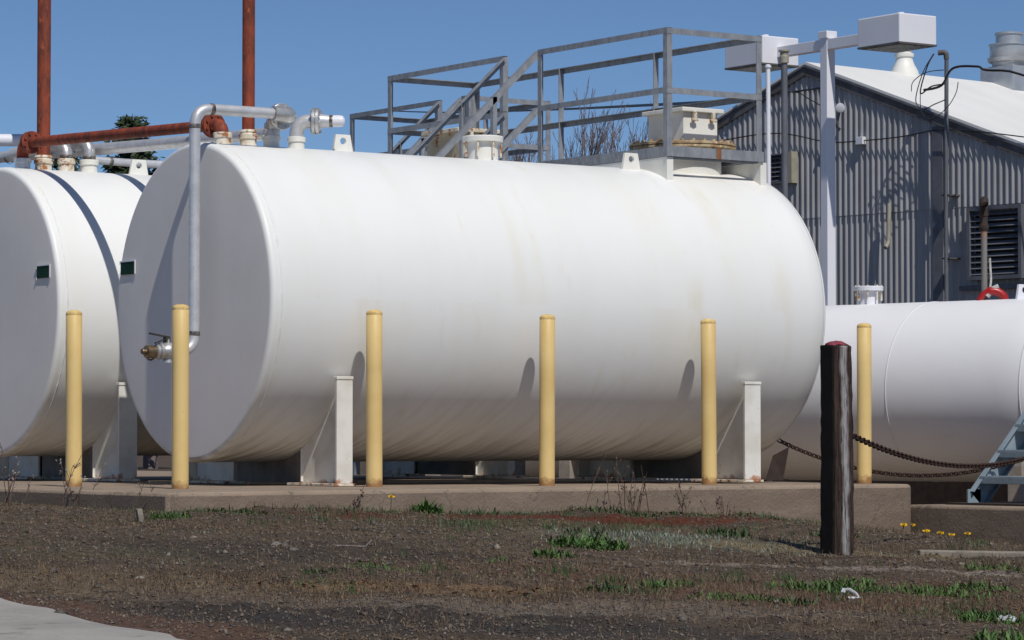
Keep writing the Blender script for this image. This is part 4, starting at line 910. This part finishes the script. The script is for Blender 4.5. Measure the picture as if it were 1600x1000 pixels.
# dead stalks
def stalks(x,y,h,n,spread,lab,seed,heads=True):
    rs=random.Random(seed); z=float(ground(x,y)); rt=thing('dead_weed',(x,y,z),lab,'dry weed','dead stalks along the slab'); m=MB(); hd=MB()
    for i in range(n):
        b=Vector((x+rs.gauss(0,spread),y+rs.gauss(0,spread*.5),z-.01)); d=Vector((rs.uniform(-.45,.45),rs.uniform(-.3,.3),1)).normalized(); L=h*rs.uniform(.4,1.05); pts=[b]; q=b
        for k in range(5):
            d=(d+Vector((rs.uniform(-.14,.14),rs.uniform(-.1,.1),rs.uniform(-.05,.08)))).normalized(); q=q+d*L/5; pts.append(q.copy())
        m.tube(pts,[.0034,.003,.0028,.0024,.002,.0016],5)
        for k in range(rs.randint(2,6)):
            j=rs.randint(2,5); e=(d+Vector((rs.uniform(-1,1),rs.uniform(-1,1),rs.uniform(-.1,.5)))).normalized(); p2=pts[j]+e*L*rs.uniform(.06,.22); m.tube([pts[j],p2],[.002,.0012],4)
            if heads and rs.random()<.75: hd.lathe([(-.008,.001),(0,.006),(.006,.004),(.01,.001)],p2,e,5)
    m.build('stems',M['stalk'],rt,60,fix=False)
    if hd.v: hd.build('seed_heads',M['fruit'] if seed%2 else M['stalk'],rt,60,fix=False)
stalks(2.78,-1.08,.38,15,.09,'tallest dead stalks, in front of the slab under the tank\'s middle',2)
stalks(3.35,-1.02,.22,7,.05,'short reddish dead stalks right of the tallest ones',4)
stalks(3.75,-.98,.20,9,.06,'curled brown dead weed at the slab, left of the fifth bollard',6)
stalks(-.86,-.15,.34,7,.06,'dead stalks leaning across the foot of the far left bollard',3)
stalks(-.98,.45,.36,8,.07,'dead stalks with pale seed heads at the left edge',5)
stalks(.66,-1.16,.22,3,.02,'single thin dead stem at the slab beside the front saddle',8)
stalks(-.83,-1.02,.20,4,.05,'few thin dead stems at the shaded side of the slab',10)
# litter, stones, stub
def scrap(x,y,name,lab,pts,r):
    z=float(ground(x,y)); m=MB(); m.tube([(x+a,y+b,z+.012+c) for a,b,c in pts],r,8); m.v=[(a+random.uniform(-.004,.004),b+random.uniform(-.004,.004),max(c,z)) for a,b,c in m.v]; return top(m.build(name,M['litter'],None,60),lab,'litter')
scrap(-.38,-7.07,'litter_strip','crumpled loop of white plastic in the foreground grass',[(-.02,.01,.02),(-.005,.02,.035),(.012,.0,.035),(.03,-.02,.02),(.04,-.03,.0),(.02,-.02,-.004),(.0,-.005,-.004)],.008)
scrap(-.38,-8.12,'litter_scrap','white crumpled scrap near the bottom right edge',[(-.03,.02,.004),(-.02,.01,.016),(-.005,.015,.006),(.01,-.01,.02),(.0,.0,.01),(.02,-.02,.004),(.03,-.015,.012)],.013)
def rock(x,y,s,lab,seed,m='stone'):
    rs=random.Random(seed); z=float(ground(x,y)); mb=MB(); n=9
    prof=[(-.3,.2),(-.2,.75),(.0,1.),(.25,.85),(.42,.5),(.5,.05)]; mb.lathe([(h*s,r*s) for h,r in prof],(x,y,z+.1*s),(0,0,1),n); mb.v=[(a+rs.uniform(-.2,.2)*s,b+rs.uniform(-.2,.2)*s,c+rs.uniform(-.12,.12)*s) for a,b,c in mb.v]
    top(mb.build('stone',M[m],None,40),lab,'stone','loose stones')
rock(-1.50,-3.80,.034,'pale flat stone in the dirt below the big tank\'s front end',1)
rock(-3.05,-5.2,.024,'small pale stone in the dirt near the left edge',2)
rock(-1.75,-3.35,.022,'small pale stone left of the flat stone',3)
rock(1.98,-5.05,.028,'pale stone in the gravel right of the wooden post',4)
rock(2.12,-5.13,.022,'smaller pale stone at the gravel edge by the curb',5)
m=MB(); z=float(ground(-1.3,-1.92)); m.beam((-1.3,-1.92,z-.03),(-1.315,-1.91,z+.075),(1,0,0),(0,1,0),.035,.03); top(m.build('timber_stub',M['block'],None,0,.005),'short grey stick standing in the dirt left of the slab corner','stick')
m=MB(); m.tube([(-1.28,-4.02,float(ground(-1.28,-4.02))+.008),(-1.15,-4.12,float(ground(-1.15,-4.12))+.014),(-1.12,-4.13,float(ground(-1.12,-4.13))+.05)],.004,6); top(m.build('twig',M['fruit'],None,60),'pale forked twig in the dirt below the third bollard from the left','twig')

# ------------------------------------------------------------------ uncountable ground cover
CX,CY=-9.9319,-18.17
def spots(n,d0,d1,umin=-.185,umax=.185):
    d=np.sqrt(rng.uniform(d0*d0,d1*d1,n)); u=rng.uniform(umin,umax,n)
    x=CX+d*(math.cos(YAW)+u*math.sin(YAW)); y=CY+d*(math.sin(YAW)-u*math.cos(YAW)); return x,y
def clear(x,y):
    fy=-1.3+np.clip(x+.8,0,9)*.133
    ok=(y<fy-.02)|(x<-.84); ok&=~((x>6.05)); return ok
def raw(name,verts,faces,mat):
    me=bpy.data.meshes.new(name); me.vertices.add(len(verts)); me.vertices.foreach_set('co',verts.ravel()); k=faces.shape[1]
    me.loops.add(faces.size); me.loops.foreach_set('vertex_index',faces.ravel().astype(np.int32)); me.polygons.add(len(faces))
    me.polygons.foreach_set('loop_start',np.arange(len(faces))*k); me.polygons.foreach_set('loop_total',np.full(len(faces),k)); me.update(calc_edges=True)
    me.materials.append(mat); o=bpy.data.objects.new(name,me); COL.objects.link(o); o['kind']='stuff'; return o
def ell0(x,y,cx,cy,rx,ry,rot=-.6):
    c_,s_=math.cos(rot),math.sin(rot); u=((x-cx)*c_+(y-cy)*s_)/rx; v=((y-cy)*c_-(x-cx)*s_)/ry; return np.exp(-(u*u+v*v))
def mossy(x,y): return np.clip(1.3*ell0(x,y,2.2,-1.6,1.4,.33,.13)+1.1*ell0(x,y,1.5,-3.5,.9,.5)+ell0(x,y,3.85,-1.15,.4,.15,.13),0,1)
def gravel(n,d0,d1,s0,s1):
    x,y=spots(n,d0,d1); k=clear(x,y)&(x>ROADX-.25)&(rng.random(n)>.85*mossy(x,y)); x,y=x[k],y[k]; n=len(x); z=ground(x,y)
    s=s0*(s1/s0)**(rng.random(n)**2.2); base=np.array([[1,0,0],[0,1,0],[-1,0,0],[0,-1,0],[0,0,.75],[0,0,-.6]],float)
    P=base[None]*s[:,None,None]*rng.uniform(.6,1.25,(n,6,1)); P+=rng.normal(0,.18,(n,6,3))*s[:,None,None]
    a=rng.uniform(0,6.28,n); ca_,sa_=np.cos(a),np.sin(a); Q=P.copy(); Q[...,0]=P[...,0]*ca_[:,None]-P[...,1]*sa_[:,None]; Q[...,1]=P[...,0]*sa_[:,None]+P[...,1]*ca_[:,None]
    Q+=np.stack([x,y,z+.15*s],-1)[:,None]; f=np.array([[0,1,4],[1,2,4],[2,3,4],[3,0,4],[1,0,5],[2,1,5],[3,2,5],[0,3,5]]); Fc=(f[None]+6*np.arange(n)[:,None,None]).reshape(-1,3)
    return Q.reshape(-1,3),Fc
v1,f1=gravel(80000,12,25,.0025,.013); v2,f2=gravel(700,12,23,.010,.030); raw('gravel',np.concatenate([v1,v2]),np.concatenate([f1,f2+len(v1)]),M['gravel'])
def blades(name,x,y,h0,h1,w,mat,lean=.6):
    n=len(x); z=ground(x,y)-.003; h=rng.uniform(h0,h1,n); a=rng.uniform(0,6.28,n); b=rng.uniform(0,6.28,n); l=rng.uniform(.1,1,n)*lean*h
    sx,sy=np.cos(b)*w/2,np.sin(b)*w/2; o=np.stack([x,y,z],-1)
    p0=o+np.stack([-sx,-sy,0*z],-1); p1=o+np.stack([sx,sy,0*z],-1); m=o+np.stack([np.cos(a)*l*.4,np.sin(a)*l*.4,h*.6],-1); t=o+np.stack([np.cos(a)*l,np.sin(a)*l,h],-1)
    m0=m-np.stack([sx,sy,0*z],-1)*.7; m1=m+np.stack([sx,sy,0*z],-1)*.7
    Vv=np.stack([p0,p1,m1,m0,t],1).reshape(-1,3); k=5*np.arange(n)[:,None]
    Fq=np.concatenate([k+np.array([[0,1,2]]),k+np.array([[0,2,3]]),k+np.array([[3,2,4]])]); raw(name,Vv,Fq,mat)
def ell(x,y,cx,cy,rx,ry,rot=-.6):
    c_,s_=math.cos(rot),math.sin(rot); u=((x-cx)*c_+(y-cy)*s_)/rx; v=((y-cy)*c_-(x-cx)*s_)/ry; return np.exp(-(u*u+v*v))
x,y=spots(260000,12,25); k=clear(x,y)&(x>ROADX+.1); x,y=x[k],y[k]
dens=-.75*mossy(x,y)+.10+.30*sm(-.05,.25,vnoise(x,y,1.5))+.9*ell(x,y,-2.2,-5.9,1.1,.26)+.55*ell(x,y,-.2,-7.4,2.0,.8)+.4*ell(x,y,-1.2,-6.3,1.5,.4)+.45*ell(x,y,2.,-3.6,1.4,.5)+.3*ell(x,y,3.0,-4.3,1.2,.4)+.25*ell(x,y,-3.4,-4.6,1.2,.6)
k=rng.random(len(x))<dens; blades('dry_grass',x[k],y[k],.008,.042,.0028,M['straw'],1.1)
x,y=spots(60000,12,25); k=clear(x,y)&(x>ROADX+.1); x,y=x[k],y[k]
fy=-1.3+np.clip(x+.8,0,9)*.133; dens=.7*np.exp(-((fy-y)/.28)**2)*sm(-.2,.15,vnoise(x,y,2.2))*(x>-1.2)+.35*ell(x,y,.8,-2.2,2.,.7,.1)*sm(0,.2,vnoise(x,y,2.5))+.5*ell(x,y,0.3,-6.7,1.6,.5)*sm(-.05,.2,vnoise(x,y,3.))+.12*sm(.1,.3,vnoise(x+4,y,2.))*(x>-2.6)
dens+=.5*np.exp(-((x+.95)/.12)**2)*(y>-1.4)*sm(-.1,.2,vnoise(x,y,3.))
k=rng.random(len(x))<dens; blades('grass',x[k],y[k],.015,.055,.004,M['sparse'],.7)
x,y=spots(60000,15,24); k=clear(x,y); x,y=x[k],y[k]
dens=.9*ell(x,y,2.2,-1.45,1.2,.24,.13)*sm(-.25,.1,vnoise(x,y,3.))+.9*ell(x,y,3.85,-1.15,.4,.12,.13)+.25*ell(x,y,.2,-1.5,.8,.12,.13)+.25*ell(x,y,2.6,-3.2,.35,.2)
k=rng.random(len(x))<dens; blades('moss',x[k],y[k],.008,.022,.007,M['moss'],.8)
x,y=spots(90000,15,23); k=clear(x,y); x,y=x[k],y[k]
dens=1.2*ell(x,y,1.5,-3.5,.85,.5)*sm(-.25,.15,vnoise(x,y,3.)); k=rng.random(len(x))<dens; blades('silver_ground_cover',x[k],y[k],.012,.035,.007,M['silver'],.9)

n=48000; x,y=spots(n,12,25); k=clear(x,y)&(x>ROADX)&(rng.random(n)>.9*mossy(x,y))&(rng.random(n)<.35+.9*sm(-.15,.2,vnoise(x+2,y,1.3))); x,y=x[k],y[k]; n=len(x); z=ground(x,y)+.004; L=rng.uniform(.008,.035,n); a=rng.uniform(0,3.1416,n); w=rng.uniform(.0012,.004,n); ti=rng.uniform(-.006,.010,n)
dx,dy=np.cos(a)*L/2,np.sin(a)*L/2; wx,wy=-np.sin(a)*w,np.cos(a)*w
Vv=np.stack([np.stack([x-dx-wx,y-dy-wy,z],-1),np.stack([x+dx-wx,y+dy-wy,z+ti],-1),np.stack([x+dx+wx,y+dy+wy,z+ti],-1),np.stack([x-dx+wx,y-dy+wy,z],-1)],1).reshape(-1,3)
raw('plant_litter',Vv,4*np.arange(n)[:,None]+np.array([[0,1,2,3]]),M['straw'])
cx,cy=spots(900,13,24); fy=-1.3+np.clip(cx+.8,0,9)*.133; k=clear(cx,cy)&(cx>ROADX+.4)
wgt=.75*np.exp(-((fy-cy)/.35)**2)*(cx>-.4)+.55*ell(cx,cy,.3,-6.9,1.9,.8)+.45*ell(cx,cy,1.2,-2.6,1.9,.7,.1)+.35*ell(cx,cy,.0,-7.8,1.5,.5)+.05*(cx>-2.6)+.25*ell(cx,cy,-1.8,-5.3,1.,.3)
k&=rng.random(len(cx))<wgt; cx,cy=cx[k],cy[k]; m=rng.integers(8,42,len(cx)); sp=rng.uniform(.025,.085,len(cx))
x=np.repeat(cx,m)+rng.normal(0,1,m.sum())*np.repeat(sp,m)*1.5; y=np.repeat(cy,m)+rng.normal(0,1,m.sum())*np.repeat(sp,m); k=clear(x,y)
blades('grass',x[k],y[k],.018,.062,.0055,M['leafd'],.8)

n=260; x=np.concatenate([rng.normal(-2.0,.55,150),rng.uniform(-.5,5,n-150)]); y=np.concatenate([-6.0+rng.normal(0,.16,150)-.66*(x[:150]+2.0),-1.3+.133*(x[150:]+.8)-np.abs(rng.normal(0,.25,n-150))-.03])
k=clear(x,y); x,y=x[k],y[k]; n=len(x); z=ground(x,y)+.006; a=rng.uniform(0,6.28,n); L=rng.uniform(.008,.022,n); W_=L*rng.uniform(.4,.8,n); cz=rng.uniform(.002,.014,n)
c_,s_=np.cos(a),np.sin(a)
q=lambda u,v,h:np.stack([x+c_*L*u-s_*W_*v,y+s_*L*u+c_*W_*v,z+h],-1)
Vv=np.stack([q(-1,0,0*z),q(0,-1,cz),q(1,0,cz*.3),q(0,1,cz)],1).reshape(-1,3)
raw('leaf_litter',Vv,4*np.arange(n)[:,None]+np.array([[0,1,2,3]]),foliage('dead_leaves',[(.16,.07,.035),(.26,.13,.06),(.10,.045,.025),(.30,.19,.11)]))
